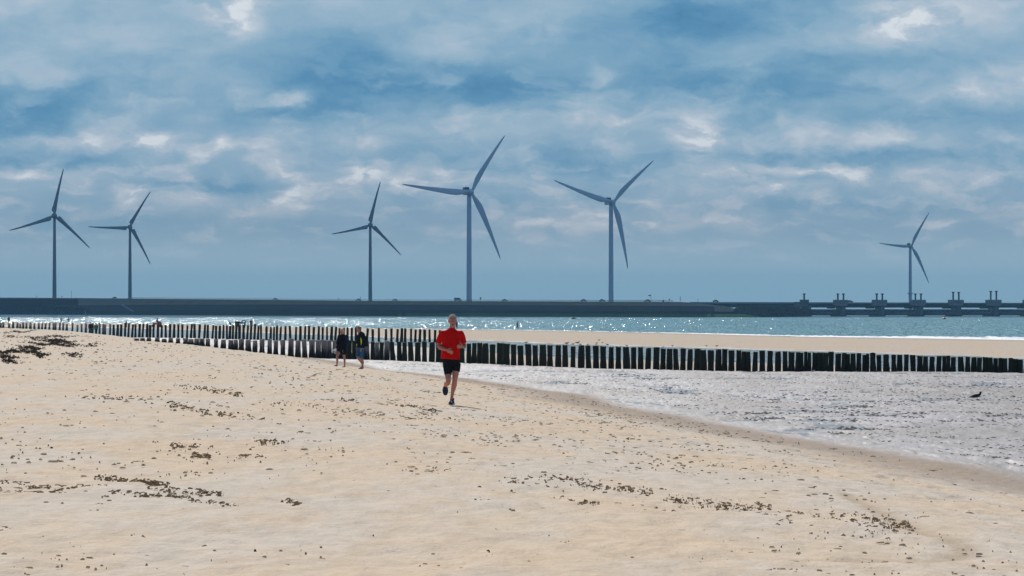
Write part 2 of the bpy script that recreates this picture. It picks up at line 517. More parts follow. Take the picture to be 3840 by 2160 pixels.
# ------------------------------------------------------------------ sea and tidal pool
def build_water():
    u = fan_columns(760, 2400, 50)
    D = np.concatenate([np.geomspace(430, 2650, 760), np.geomspace(2680, 16000, 60)])
    U, DD = np.meshgrid(u, D)
    X = spread(U, DD)
    dens = np.clip((np.abs(U) < .18) * 1.0, 0, 1) * (DD < 2700)
    wv = 0
    for k, (lx, ly, am) in enumerate([(9, 22, .22), (4.2, 11, .20), (2.0, 5.5, .15)]):
        n = vnoise(X / lx + .15 * DD / ly, DD / ly, 50 + k)
        wv = wv + am * (1 - np.abs(2 * n - 1)) ** 1.4
    px = np.clip(1920 + U * F, -900, 5000)
    shore = c_se(px)
    calm = .35 + .65 * sstep(0, 160, DD - shore)
    z = dens * (wv - .28) * calm * .85
    me = np_mesh('sea', np.stack([X, DD, z], -1).reshape(-1, 3), grid_quads(*X.shape), True)
    o = link('sea', me, water_material('sea_water', (.085, .225, .25, 1), (.155, .34, .36, 1), .12, 1.7, (4.2, .15, 1)))
    tag(o, kind='structure')
    # tidal pool between the beach and the sand bar
    pxs = np.linspace(-900, 5000, 240)
    ts = np.linspace(0, 1, 60)
    PX, TT = np.meshgrid(pxs, ts)
    d0 = c_pn(PX) - 25; d1 = c_pf(PX) + .3 * (c_se(PX) - c_pf(PX))
    DD = d0 + (d1 - d0) * TT
    X = (PX - 1920) / F * DD
    z = .45 + 0 * X
    me = np_mesh('pool', np.stack([X, DD, z], -1).reshape(-1, 3), grid_quads(*X.shape), True)
    o = link('tidal_pool', me, water_material('pool_water', (.14, .18, .20, 1), (.20, .22, .22, 1), .2, .7, (3.0, .15, 1)))
    tag(o, kind='structure')
    # line of foam where the sea meets the bar
    rnd = random.Random(5)
    bm = bmesh.new()
    for i in range(2600):
        px = rnd.uniform(-300, 4600) if i % 3 else rnd.uniform(2500, 4600)
        strong = np.interp(px, [0, 1800, 2600, 3200, 3840], [.05, .08, .2, .7, .9])
        off = rnd.gauss(0, 2.2) + (rnd.choice([0, 18]) if px > 3400 and rnd.random() < .4 else 0)
        d = float(c_se(px)) + 4 + off * 1.3
        x = (px - 1920) / F * d
        L = rnd.uniform(.6, 2.4) * strong + .3; W = rnd.uniform(.6, 2.4)
        hh = rnd.uniform(.02, .13) * strong + (.22 * strong * rnd.random() if rnd.random() < .12 else 0)
        vs = []
        for k in range(7):
            an = k / 7 * 2 * math.pi
            vs.append(bm.verts.new((x + math.cos(an) * L * rnd.uniform(.7, 1.1), d + math.sin(an) * W * rnd.uniform(.7, 1.1), .02)))
        top = bm.verts.new((x, d, .05 + hh))
        for k in range(7):
            bm.faces.new((vs[k], vs[(k + 1) % 7], top))
    me = bpy.data.meshes.new('surf_foam'); bm.to_mesh(me); bm.free()
    o = link('surf_foam', me, simple('foam', (.82, .84, .86), .8, .08, 3))
    tag(o, 'thin white line of surf foam along the sand bar', 'foam', kind='stuff')


build_water()


# ------------------------------------------------------------------ mesh building blocks
def lathe(bm, prof, seg=20, axis='Z', off=(0, 0, 0), mat=0):
    """prof: list of (radius, height)"""
    rings = []
    for r, h in prof:
        ring = []
        for k in range(seg):
            a = 2 * math.pi * k / seg
            p = (r * math.cos(a), r * math.sin(a), h)
            if axis == 'Y': p = (p[0], p[2], p[1])
            if axis == 'X': p = (p[2], p[0], p[1])
            ring.append(bm.verts.new((p[0] + off[0], p[1] + off[1], p[2] + off[2])))
        rings.append(ring)
    for a, b in zip(rings[:-1], rings[1:]):
        for k in range(seg):
            f = bm.faces.new((a[k], a[(k + 1) % seg], b[(k + 1) % seg], b[k])); f.material_index = mat; f.smooth = True
    for ring in (rings[0], rings[-1]):
        f = bm.faces.new(ring); f.material_index = mat
    return rings


def box(bm, x0, x1, y0, y1, z0, z1, mat=0, taper=0.0):
    c = []
    for z, t in ((z0, 0), (z1, taper)):
        for x, y in ((x0 + t, y0 + t), (x1 - t, y0 + t), (x1 - t, y1 - t), (x0 + t, y1 - t)):
            c.append(bm.verts.new((x, y, z)))
    for idx in ((0, 1, 2, 3), (4, 5, 6, 7), (0, 1, 5, 4), (1, 2, 6, 5), (2, 3, 7, 6), (3, 0, 4, 7)):
        f = bm.faces.new([c[i] for i in idx]); f.material_index = mat


def tube(bm, pts, seg=10, mat=0, cap=True):
    """pts: list of (x,y,z,r) or (x,y,z,rx,ry)"""
    P = [Vector(p[:3]) for p in pts]
    rings = []
    ref = Vector((0, 1, 0))
    for i, p in enumerate(P):
        d = (P[min(i + 1, len(P) - 1)] - P[max(i - 1, 0)])
        if d.length < 1e-9: d = Vector((0, 0, 1))
        d.normalize()
        r_ = ref if abs(d.dot(ref)) < .95 else Vector((1, 0, 0))
        s = d.cross(r_).normalized(); t = s.cross(d).normalized()
        rx = pts[i][3]; ry = pts[i][4] if len(pts[i]) > 4 else rx
        rings.append([bm.verts.new(p + s * (rx * math.cos(2 * math.pi * k / seg)) + t * (ry * math.sin(2 * math.pi * k / seg))) for k in range(seg)])
    for a, b in zip(rings[:-1], rings[1:]):
        for k in range(seg):
            f = bm.faces.new((a[k], a[(k + 1) % seg], b[(k + 1) % seg], b[k])); f.material_index = mat; f.smooth = True
    if cap:
        for ring in (rings[0], rings[-1]):
            f = bm.faces.new(ring); f.material_index = mat
    return rings


def ball(bm, c, r, rot=None, seg=14, mat=0):
    """ellipsoid"""
    if not isinstance(r, (tuple, list)): r = (r, r, r)
    n0 = len(bm.verts)
    M = Matrix.Translation(Vector(c)) @ (rot.to_4x4() if rot else Matrix.Identity(4)) @ Matrix.Diagonal((r[0], r[1], r[2], 1))
    res = bmesh.ops.create_uvsphere(bm, u_segments=seg, v_segments=max(6, seg * 2 // 3), radius=1.0, matrix=M)
    for v in res['verts']:
        for f in v.link_faces:
            f.material_index = mat; f.smooth = True


def done(name, bm, mat, parent=None, loc=None, smooth=None):
    bmesh.ops.recalc_face_normals(bm, faces=bm.faces)
    me = bpy.data.meshes.new(name)
    bm.to_mesh(me); bm.free()
    if smooth is not None:
        for p in me.polygons: p.use_smooth = smooth
    return link(name, me, mat, parent, loc)


def fuse(name, bm, voxel, mat, parent=None, loc=None, smooth=6, fn=None):
    """join overlapping volumes of one body into one continuous skin"""
    bmesh.ops.recalc_face_normals(bm, faces=bm.faces)
    me = bpy.data.meshes.new(name + '_raw')
    bm.to_mesh(me); bm.free()
    o = bpy.data.objects.new(name, me)
    COL.objects.link(o)
    r = o.modifiers.new('r', 'REMESH'); r.mode = 'VOXEL'; r.voxel_size = voxel; r.use_smooth_shade = True
    if smooth:
        s = o.modifiers.new('s', 'SMOOTH'); s.factor = .5; s.iterations = smooth
    dg = bpy.context.evaluated_depsgraph_get()
    ev = o.evaluated_get(dg)
    m2 = bpy.data.meshes.new_from_object(ev, depsgraph=dg)
    m2.name = name
    o.modifiers.clear()
    o.data = m2
    bpy.data.meshes.remove(me)
    if fn:
        co = np.zeros(len(m2.vertices) * 3, dtype=np.float32)
        m2.vertices.foreach_get('co', co)
        co = fn(co.reshape(-1, 3)); m2.vertices.foreach_set('co', co.astype(np.float32).ravel())
    m2.materials.clear()
    for mm in (mat if isinstance(mat, (list, tuple)) else [mat]): m2.materials.append(mm)
    m2.polygons.foreach_set('use_smooth', np.full(len(m2.polygons), True))
    m2.update()
    if parent is not None: o.parent = parent
    if loc is not None: o.location = loc
    return o


# ------------------------------------------------------------------ the dike across the water
M_GRASS = simple('dike_grass', (.23, .18, .115), .9, .35, .05, spec=.05)
M_ASPH = simple('dike_asphalt', (.050, .052, .060), .8, .15, .08, spec=.05)
M_BASALT = simple('dike_basalt', (.012, .014, .018), .7, .4, .3, spec=.05)
M_ALGAE = simple('dike_algae', (.045, .10, .035), .8, .7, .06, spec=.05)
M_ALGAE_B = simple('bright_algae', (.17, .26, .07), .8, .5, .1, spec=.05)
M_TAN = simple('dike_bare_slope', (.24, .20, .165), .9, .2, .06, spec=.05)
M_CONC = simple('concrete', (.26, .26, .25), .85, .2, .15, spec=.05)
M_ROCK = simple('rubble_rock', (.040, .042, .047), .85, .5, .25, spec=.05)


def build_dike():
    # photo columns: waterline row, then rows of band edges up to the crest
    st = [(-700, 1178, 1173, 1166, 1146, 1114, 1112), (-100, 1179, 1172, 1164, 1143, 1118, 1115), (330, 1180.5, 1172, 1165, 1145, 1122, 1118), (500, 1181.5, 1172, 1164, 1143, 1124, 1119.5),
          (1000, 1184, 1173, 1161, 1142, 1127, 1124), (1400, 1186, 1174, 1162, 1142, 1130, 1128), (1900, 1188, 1175, 1165, 1144, 1132, 1129.5),
          (2400, 1189.5, 1176, 1167, 1146, 1133.5, 1131), (2560, 1190, 1176.5, 1168, 1147, 1135, 1132.5), (2640, 1190, 1177, 1168, 1148, 1140, 1139),
          (2720, 1190, 1177, 1168.5, 1152, 1149.5, 1149), (2790, 1190, 1177, 1168.5, 1166, 1165.2, 1165), (2872, 1190, 1179, 1176, 1176, 1176, 1176)]
    pxs = np.linspace(-700, 2872, 260)
    A = np.array(st)
    V = []
    for px in pxs:
        ys = [np.interp(px, A[:, 0], A[:, k]) for k in range(1, 7)]
        dw = 4.0 * F / (ys[0] - YH)
        ds = [dw, dw + 9, dw + 16, dw + 40, dw + 62, dw + 78]
        row = []
        row.append(((px - 1920) / F * dw, dw - 3, -1.2))
        for k, (y, d) in enumerate(zip(ys, ds)):
            jit = .25 * (mnoise.noise(Vector((px * .05, k * 7.3, 0)))) if k in (1, 2) else 0
            row.append(((px - 1920) / F * d, d, H - (y - YH) / F * d + jit))
        x, d, z = row[-1]
        row.append((x * 1.004, d + 16, z)); row.append((x * 1.02, d + 60, -2))
        V += row
    nc = len(row)
    q = grid_quads(len(pxs), nc)
    me = np_mesh('dike', np.array(V), q, False)
    mats = [M_BASALT, M_ALGAE, M_BASALT, M_ASPH, M_TAN, M_GRASS, M_ALGAE_B, M_CONC]
    o = link('dike', me, mats)
    idx = []
    rd = random.Random(9)
    for i in range(len(pxs) - 1):
        for k in range(nc - 1):
            px = pxs[i] + rd.uniform(-22, 22)
            if k <= 1: m = 1 if px > 1500 else 0
            elif k == 2: m = 2
            elif k == 3: m = 3
            elif k == 4: m = 5
            else: m = 5
            if k <= 1 and px > 2660: m = 6
            if k == 4 and (270 < px < 470 or px > 2420): m = 4
            if k == 4 and px < 270: m = 0
            if k == 5 and px < 120: m = 7
            if k == 3 and 2660 < px < 2830: m = 4
            if k == 3 and px < 150: m = 0
            idx.append(m)
    me.polygons.foreach_set('material_index', np.array(idx, dtype=np.int32))
    tag(o, kind='structure')


build_dike()


def dike_row(px, py):
    """distance to the dike face / crest in a photo column"""
    dw = 4.0 * F / (np.interp(px, [-700, 330, 1000, 1900, 2560, 4000], [1178, 1180.5, 1184, 1188, 1190, 1190]) - YH)
    return dw + 82


def rubble(name, px0, px1, ytop, ybot, n, seed, label):
    r = random.Random(seed)
    bm = bmesh.new()
    for i in range(n):
        px = r.uniform(px0, px1)
        f = r.random()
        yt = np.interp(px, *ytop); yb = np.interp(px, *ybot)
        y = yt + (yb - yt) * f
        dw = 4.0 * F / (np.interp(px, [-700, 330, 1000, 1900, 2872, 3030], [1178, 1180.5, 1184, 1188, 1190, 1187.5]) - YH)
        d = dw + (1 - f) * 26 - 1
        p = pos(px, y, d)
        s = r.uniform(.7, 1.9)
        res = bmesh.ops.create_icosphere(bm, subdivisions=1, radius=s, matrix=Matrix.Translation(p) @ Matrix.Rotation(r.random() * 6, 4, 'Z') @ Matrix.Diagonal((1.2, 1, .75, 1)))
        for v in res['verts']: v.co += Vector((r.uniform(-.25, .25), r.uniform(-.25, .25), r.uniform(-.25, .25))) * s
    o = done(name, bm, M_ROCK, smooth=False)
    tag(o, label, 'rocks', kind='stuff')


rubble('rubble_slope', -300, 340, ([-300, 150, 340], [1143, 1146, 1160]), ([-300, 340], [1179, 1181]), 1900, 3, 'loose dark boulders on the dike foot at the left')
rubble('rubble_mound', 2760, 3034, ([2760, 2790, 2960, 3034], [1163, 1156, 1156, 1160]), ([2760, 2872, 3034], [1172, 1188, 1188]), 1900, 4, 'dark boulder mound at the dike end beside the barrier')
# solid core beneath the mound
bm = bmesh.new()
a = pos(2755, 1176, 2150); b = pos(3030, 1176, 2400)
vv = []
for (px, d) in ((2755, 2160), (3036, 2345), (3036, 2385), (2755, 2200)):
    vv.append(((px - 1920) / F * d, d))
lo = [bm.verts.new((x, y, -1)) for x, y in vv]; hi_ = [bm.verts.new((x, y, 4.6)) for x, y in vv]
bm.faces.new(hi_)
for k in range(4): bm.faces.new((lo[k], lo[(k + 1) % 4], hi_[(k + 1) % 4], hi_[k]))
tag(done('mound_core', bm, M_ROCK, smooth=False), kind='structure')


# guard rail along the crest road
def guard_rail():
    bm = bmesh.new()
    r = random.Random(2)
    for i in range(330):
        px0 = 480 + i * 6.2; px1 = px0 + 6.2
        q = []
        for px in (px0, px1):
            y = np.interp(px, [480, 500, 1000, 1400, 1900, 2400, 2560], [1119.4, 1119.5, 1124, 1128, 1129.5, 1131, 1132.5])
            d = dike_row(px, 0) - 2
            q.append(pos(px, y, d))
        for z0, z1 in ((.55, .85),):
            vs = [bm.verts.new(q[0] + Vector((0, 0, z0))), bm.verts.new(q[1] + Vector((0, 0, z0))), bm.verts.new(q[1] + Vector((0, 0, z1))), bm.verts.new(q[0] + Vector((0, 0, z1)))]
            vb = [bm.verts.new(v.co + Vector((0, .12, 0))) for v in vs]
            for k in range(4): bm.faces.new((vs[k], vs[(k + 1) % 4], vb[(k + 1) % 4], vb[k]))
            bm.faces.new(vs); bm.faces.new(vb)
        p = q[0]; box(bm, p.x - .06, p.x + .06, p.y, p.y + .12, p.z - .2, p.z + .6)
    o = done('guard_rail', bm, simple('galvanised_steel', (.35, .37, .38), .5, .1, .5, metal=.4), smooth=False)
    tag(o, 'long thin steel guard rail along the dike crest', 'guard rail')


guard_rail()

# ------------------------------------------------------------------ air and an added, unseen cloud that shades the far shore
def build_air():
    bm = bmesh.new(); box(bm, -9600, 9600, -80, 16500, -8, 160)
    o = done('haze', bm, None, smooth=False)
    m = bpy.data.materials.new('haze'); m.use_nodes = True
    T = NT(m.node_tree)
    v = T.n('ShaderNodeVolumePrincipled', {'Color': (.30, .68, .98, 1), 'Density': 6.8e-5, 'Anisotropy': 0.0})
    out = T.n('ShaderNodeOutputMaterial'); T.t.links.new(v.outputs[0], out.inputs['Volume'])
    o.data.materials.append(m)
    tag(o, 'thin blue sea haze over the whole shore', 'haze', kind='stuff')
    # cloud slab added out of view to throw shade on dike, turbines and barrier
    alt = 1500.0
    dx = alt / math.tan(_e) * math.sin(_a); dy = alt / math.tan(_e) * math.cos(_a)
    n = 70
    uu, vv_ = np.meshgrid(np.linspace(-1, 1, n), np.linspace(-1, 1, n))
    rr = np.hypot(uu, vv_)
    cx, cy = dx - 60, dy + 3850
    X = cx + uu * 2300; Y = cy + vv_ * (1750 + 90 * (fbm(uu * 6, vv_ * 2, 3) - .5))
    puff = 160 * fbm(uu * 7 + 9, vv_ * 7, 77, 4)
    edge = np.clip(1 - np.maximum(np.abs(uu), np.abs(vv_)) ** 6, 0, 1)
    top = alt + 40 + (180 + 2 * puff) * edge; bot = alt - 20 - puff * .35 * edge
    V = np.concatenate([np.stack([X, Y, top], -1).reshape(-1, 3), np.stack([X, Y, bot], -1).reshape(-1, 3)])
    q = grid_quads(n, n)
    rim = list(range(n)) + list(range(2 * n - 1, n * n, n)) + list(range(n * n - 2, n * n - n - 1, -1)) + list(range(n * n - 2 * n, 0, -n))
    rq = np.array([[rim[i], rim[(i + 1) % len(rim)], rim[(i + 1) % len(rim)] + n * n, rim[i] + n * n] for i in range(len(rim))])
    me = np_mesh('added_shade_cloud', V, np.concatenate([q, q[:, ::-1] + n * n, rq[:, ::-1]]), True)
    o = link('added_shade_cloud', me, simple('shade_cloud_surface', (.75, .76, .78), 1.0, .05, .001, spec=0))
    tag(o, kind='structure')


build_air()

# ------------------------------------------------------------------ wind turbines
M_TW = simple('turbine_haze_tinted_paint', (.55, .66, .73), .45, .04, .05)  # white paint, tinted blue to stand in for haze
M_TG = simple('turbine_grey_paint', (.20, .235, .26), .45, .06, .05)
M_TD = simple('turbine_dark_trim', (.03, .032, .035), .5, .1, .2)


def blade_mesh(style, mat):
    R = 45.0
    bm = bmesh.new()
    if style == 'slim':
        tab = [(1.2, 1.9, 1.9, 0), (3.2, 2.0, 1.8, 0), (6, 3.0, 1.2, .35), (9.5, 3.9, .85, .7), (14, 3.6, .65, .75), (20, 3.0, .5, .6), (27, 2.35, .38, .45), (34, 1.75, .28, .3), (40, 1.2, .2, .2), (43.6, .75, .14, .1), (45, .2, .06, 0)]
    else:
        tab = [(2.2, 2.2, 2.2, 0), (3.2, 2.4, 2.0, .1), (4.2, 4.3, 1.3, .9), (6.5, 4.5, 1.0, .95), (10, 3.7, .8, .75), (15, 3.1, .6, .6), (22, 2.5, .45, .45), (29, 2.0, .34, .35), (36, 1.5, .25, .25), (41, 1.15, .2, .15), (44, .8, .14, .1), (45, .25, .06, 0)]
    rings = []
    for r, c, t, o in tab:
        tw = math.radians(14 * (1 - r / R) ** 2)
        sweep = 2.0 * (r / R) ** 2
        ring = []
        for k in range(12):
            a = 2 * math.pi * k / 12
            x = c / 2 * math.cos(a); y = t / 2 * math.sin(a) * (1 if r < 4 else (1.25 - .5 * (math.cos(a) * .5 + .5)))
            x2 = x * math.cos(tw) - y * math.sin(tw) - o + sweep
            y2 = x * math.sin(tw) + y * math.cos(tw)
            ring.append(bm.verts.new((x2, y2, r)))
        rings.append(ring)
    for a, b in zip(rings[:-1], rings[1:]):
        for k in range(12):
            f = bm.faces.new((a[k], a[(k + 1) % 12], b[(k + 1) % 12], b[k])); f.smooth = True
    bm.faces.new(rings[0]); bm.faces.new(rings[-1])
    bmesh.ops.recalc_face_normals(bm, faces=bm.faces)
    me = bpy.data.meshes.new('blade'); bm.to_mesh(me); bm.free(); me.materials.append(mat)
    return me


BL = {'slim': blade_mesh('slim', M_TW), 'paddle': blade_mesh('paddle', M_TG)}


def turbine(style, hub, tips, D, yaw, base_px, base_z, label, ring=False, w_base=4.0, w_top=2.6):
    mat = M_TW if style == 'slim' else M_TG
    hp = pos(hub[0], hub[1], D)
    over = 4.6 if style == 'slim' else 3.6
    yw = math.radians(yaw)
    fx, fy = math.sin(yw), -math.cos(yw)            # rotor looks this way
    tx, ty = hp.x - fx * over, hp.y - fy * over     # tower axis
    root = empty('wind_turbine', (tx, ty, base_z))
    tag(root, label, 'wind turbine', 'wind turbines beyond the dike')
    h = hp.z - base_z
    bm = bmesh.new()
    prof = []
    for k in range(13):
        f = k / 12
        prof.append(((w_base * (1 - f) + w_top * f) / 2, (h - 1.4) * f))
    lathe(bm, prof, 28)
    done('tower', bm, mat, root)
    # nacelle group frame
    bm = bmesh.new()
    if style == 'slim':
        box(bm, -1.9, 1.9, -2.6, 9.0, -1.7, 1.9)
        bmesh.ops.bevel(bm, geom=list(bm.edges), offset=.45, segments=2, affect='EDGES')
        nac = done('nacelle', bm, simple('nacelle_shell', (.55, .58, .60), .5, .05, .1), root, (0, 0, h))
        bm = bmesh.new(); box(bm, -1.75, 1.75, 4.2, 8.7, 1.95, 3.6, taper=.15)
        done('cooler_top', bm, M_TD, nac)
        for q in (-.6, .6):
            bm = bmesh.new(); tube(bm, [(q, 6, 3.6, .08), (q, 6, 5.0, .05)], 6)
            done('wind_sensor', bm, M_TD, nac)
    else:
        lathe(bm, [(.6, 6.6), (1.6, 5.6), (2.3, 3.4), (2.6, 1), (2.6, -1.6), (2.2, -2.4)], 20, 'Y')
        nac = done('nacelle', bm, mat, root, (0, 0, h))
    nac.rotation_euler = (0, 0, yw)
    # spinner
    bm = bmesh.new()
    if style == 'slim':
        lathe(bm, [(.05, -2.1), (.8, -1.95), (1.45, -1.3), (1.75, -.2), (1.7, 1.3)], 20, 'Y')
    else:
        lathe(bm, [(.05, -3.0), (1.0, -2.8), (2.1, -1.9), (2.75, -.4), (2.8, 1.1), (2.5, 1.6)], 22, 'Y')
    hb = done('hub', bm, mat, root, (fx * over, fy * over, h))
    hb.rotation_euler = (0, 0, yw)
    for tpx, tpy in tips:
        dx = (tpx - hub[0]) / F * D / math.cos(yw); dz = -(tpy - hub[1]) / F * D
        L = math.hypot(dx, dz)
        ang = math.atan2(dx, dz) - math.atan2(2.0, 45.0)       # clockwise seen from the camera
        b = bpy.data.objects.new('blade', BL[style]); COL.objects.link(b)
        b.parent = root
        s = L / 45.0
        b.scale = (s, s, s)
        b.matrix_local = Matrix.Translation((fx * over, fy * over, h)) @ Matrix.Rotation(yw, 4, 'Z') @ Matrix.Rotation(ang, 4, 'Y') @ Matrix.Diagonal((s, s, s, 1))
    if ring:
        bm = bmesh.new(); lathe(bm, [(2.0, 0), (3.6, .5), (3.6, 1.5), (2.0, 1.6)], 24)
        done('platform', bm, mat, root, (0, 0, pos(0, 1103, D).z - base_z))
    return root


turbine('paddle', (203, 809), [(238, 633), (35, 864), (336, 931)], 3600, 2, 200, 9.0, 'grey wind turbine standing leftmost behind the boulder part of the dike', w_base=4.2, w_top=2.5)
turbine('paddle', (487, 851.5), [(564, 718), (332, 850), (563, 991)], 4157, 4, 484, 9.0, 'grey wind turbine with one blade pointing level to the left', w_base=4.4, w_top=2.7)
turbine('paddle', (1389, 844), [(1427, 681), (1243, 878), (1503, 957)], 4050, 5, 1385, 9.0, 'grey wind turbine just left of the tallest pale one', w_base=4.4, w_top=2.8)
turbine('slim', (1767.6, 720), [(1894, 505), (1510, 693), (1876.5, 972)], 2514, 20, 1757, 6.9, 'tallest pale wind turbine above the runner, foot on the dike slope', w_base=3.7, w_top=3.0)
turbine('slim', (2300, 758), [(2454.5, 599), (2076, 678), (2354.7, 1007)], 2702, 20, 2292, 6.4, 'pale wind turbine right of centre with its upper blades in a wide V', w_base=3.7, w_top=3.0)
turbine('slim', (3418, 923), [(3487, 796), (3293, 912), (3485, 1063)], 4500, 12, 3414, 1.0, 'distant pale wind turbine behind the storm surge barrier', ring=True, w_base=4.3, w_top=3.2)

# ------------------------------------------------------------------ storm surge barrier
M_PIER = simple('pier_concrete', (.16, .17, .18), .85, .25, .12)
M_PIERL = simple('pier_head_concrete', (.30, .31, .32), .85, .25, .3)
M_STEEL = simple('barrier_steel', (.10, .115, .125), .6, .2, .2)
M_DECK = simple('deck_side', (.045, .050, .058), .8, .2, .1)
BARD = [2395, 2400, 2408, 2418, 2430, 2442, 2456]
BARX = [3024, 3154, 3300, 3445, 3587, 3728, 3868]
SC = F


def build_pier(px, D, first, lab):
    s = D / F
    x0 = (px - 1920) * s
    zz = lambda y: H - (y - YH) * s
    root = empty('barrier_pier', (x0, D, 0))
    tag(root, lab, 'barrier pier', 'concrete piers of the barrier')
    bm = bmesh.new()
    box(bm, -3 * s, 17 * s, -2, 14, -1.5, zz(1146))
    bmesh.ops.bevel(bm, geom=[e for e in bm.edges if abs(e.verts[0].co.z - e.verts[1].co.z) > 1], offset=.9, segments=2, affect='EDGES')
    done('pier_shaft', bm, M_PIER, root)
    bm = bmesh.new()
    box(bm, -13 * s, -3.2 * s, 3, 13, zz(1175), zz(1152))
    done('guide_column', bm, M_PIERL, root)
    bm = bmesh.new()
    box(bm, -33 * s, 18 * s, -5, 15, -1.5, zz(1181))
    done('pier_foot', bm, M_DECK, root)
    bm = bmesh.new()
    if first:
        box(bm, -42 * s, -8 * s, -4, 12, zz(1150), zz(1132)); box(bm, -20 * s, 8 * s, -3.5, 12, zz(1149), zz(1123.5))
    else:
        box(bm, -24 * s, 23 * s, -4, 13, zz(1137), zz(1124))
        box(bm, -23 * s, 22 * s, -3.6, 12.6, zz(1146), zz(1137.2))
    hd = done('pier_head', bm, M_PIER if first else M_PIERL, root)
    for k in range(6):
        xx = (-23 + k * 9) * s if not first else (-18 + k * 4.6) * s
        bm = bmesh.new(); box(bm, xx, xx + .5, -4.25, -3.95, zz(1136), zz(1126))
        done('head_rib', bm, M_PIER, hd)
    for q in ((-10.5, 10.5) if not first else (-7,)):
        bm = bmesh.new()
        hgt = {3587: 1095, 3728: 1091.5, 3868: 1091}.get(px, 1101)
        lathe(bm, [(.55, zz(1125)), (.55, zz(hgt + 4)), (.95, zz(hgt + 3)), (1.05, zz(hgt)), (.3, zz(hgt - 1))], 12, off=(q * s, 3, 0))
        done('lift_piston', bm, M_STEEL, root)


for i, (px, D) in enumerate(zip(BARX, BARD)):
    if px > 3840: continue
    lab = ['squat barrier pier with a single piston at the end of the boulder mound', 'first twin piston barrier pier right of the boulder mound',
           'twin piston barrier pier midway between the mound pier and the far turbine', 'twin piston barrier pier at the foot of the far turbine',
           'twin piston barrier pier above the orange buoy', 'rightmost twin piston barrier pier by the photo edge'][i]
    build_pier(px, D, i == 0, lab)
build_pier(3868, 2456, False, 'barrier pier cut off by the right edge of the photo')


def build_deck():
    root = empty('bridge_deck', (pos(3300, 1140, 2430).x, 2430, 8))
    tag(root, 'long dark road deck carried across the barrier piers', 'bridge')
    o = root.location
    bm = bmesh.new(); bm2 = bmesh.new()
    xs = [2590, 2660, 2720] + list(range(2780, 4700, 80))
    for a, b in zip(xs[:-1], xs[1:]):
        for (bb, y0, y1, dy) in ((bm, 1153.5, 1139, 0), (bm2, 1139, 1133.5, -.6)):
            pts = []
            for px in (a, b):
                D = np.interp(px, [2590, 3024, 3868, 4700], [2410, 2412, 2462, 2530]) + dy
                dip = np.interp(px, [2590, 3000, 3840], [-1.0, -.2, 2.2])
                yb = 1147 + dip if px < 2700 and bb is bm else y0 + dip * (1 if bb is bm2 else .3)
                for yy, dd in ((yb, 0), (y1 + dip, 0), (y1 + dip, 11), (yb, 11)):
                    p = pos(px, yy, D); p.y += dd; pts.append(bb.verts.new(p - o))
            for idx in ((0, 1, 5, 4), (1, 2, 6, 5), (2, 3, 7, 6), (3, 0, 4, 7)):
                bb.faces.new([pts[i] for i in idx])
    # haunches next to each pier
    for px, D in zip(BARX[1:], BARD[1:]):
        s = D / F
        p0 = pos(px - 50, 1157.5, D + 13); p1 = pos(px - 22, 1152, D + 13)
        box(bm, p0.x - o.x, p1.x - o.x, D + 12.2 - o.y, D + 20 - o.y, p0.z - o.z, p1.z - o.z)
    done('deck_beam', bm, M_DECK, root, smooth=False)
    done('parapet', bm2, M_PIERL, root, smooth=False)


build_deck()


def build_gate(i):
    px0, px1 = BARX[i] + 17, BARX[i + 1] - 10
    D = BARD[i] + 6
    s = D / F
    a = pos(px0, 1160, D); b = pos(px1, 1160, D + 8)
    root = empty('sluice_gate', (a.x, a.y, 0))
    n = ['first', 'second', 'third', 'fourth', 'fifth', 'sixth'][i]
    tag(root, 'steel sluice gate hanging in the %s gap of the barrier from the boulder mound' % n, 'sluice gate', 'steel gates between the barrier piers')
    L = b.x - a.x
    zz = lambda y: H - (y - YH) * s
    bm = bmesh.new(); box(bm, 0, L, 1.5, 2.2, zz(1175), zz(1160.5))
    done('gate_plate', bm, simple('gate_plate_paint', (.05, .065, .08), .6, .2, .2), root)
    bm = bmesh.new(); box(bm, 0, L, 0, 2.8, zz(1182), zz(1175.2)); done('sill_beam', bm, M_DECK, root)
    bm = bmesh.new()
    for y in (1161, 1174.5): tube(bm, [(0, .9, zz(y), .28), (L, .9, zz(y), .28)], 8)
    k = 8
    for j in range(k):
        z0, z1 = (zz(1174), zz(1161)) if j % 2 else (zz(1161), zz(1174))
        tube(bm, [(L * j / k, .9, z0, .2), (L * (j + 1) / k, .9, z1, .2)], 6)
    done('truss', bm, simple('truss_paint', (.22, .25, .27), .6, .1, .2), root)


for i in range(6): build_gate(i)

# ------------------------------------------------------------------ things on the dike road
M_GLASS = simple('dark_glass', (.02, .025, .03), .1, .1, 1)
M_TYRE = simple('tyre_rubber', (.015, .015, .015), .8, .1, 5)
CARP = [(-1.9, .35), (-1.95, .75), (-1.75, .95), (-1.0, 1.0), (-.55, 1.42), (.75, 1.45), (1.35, 1.0), (1.95, .85), (2.05, .55), (2.0, .3)]
VANP = [(-2.55, .4), (-2.6, 1.2), (-2.6, 2.3), (-2.45, 2.4), (.9, 2.42), (1.3, 2.2), (2.0, 1.3), (2.65, 1.05), (2.75, .6), (2.7, .35)]


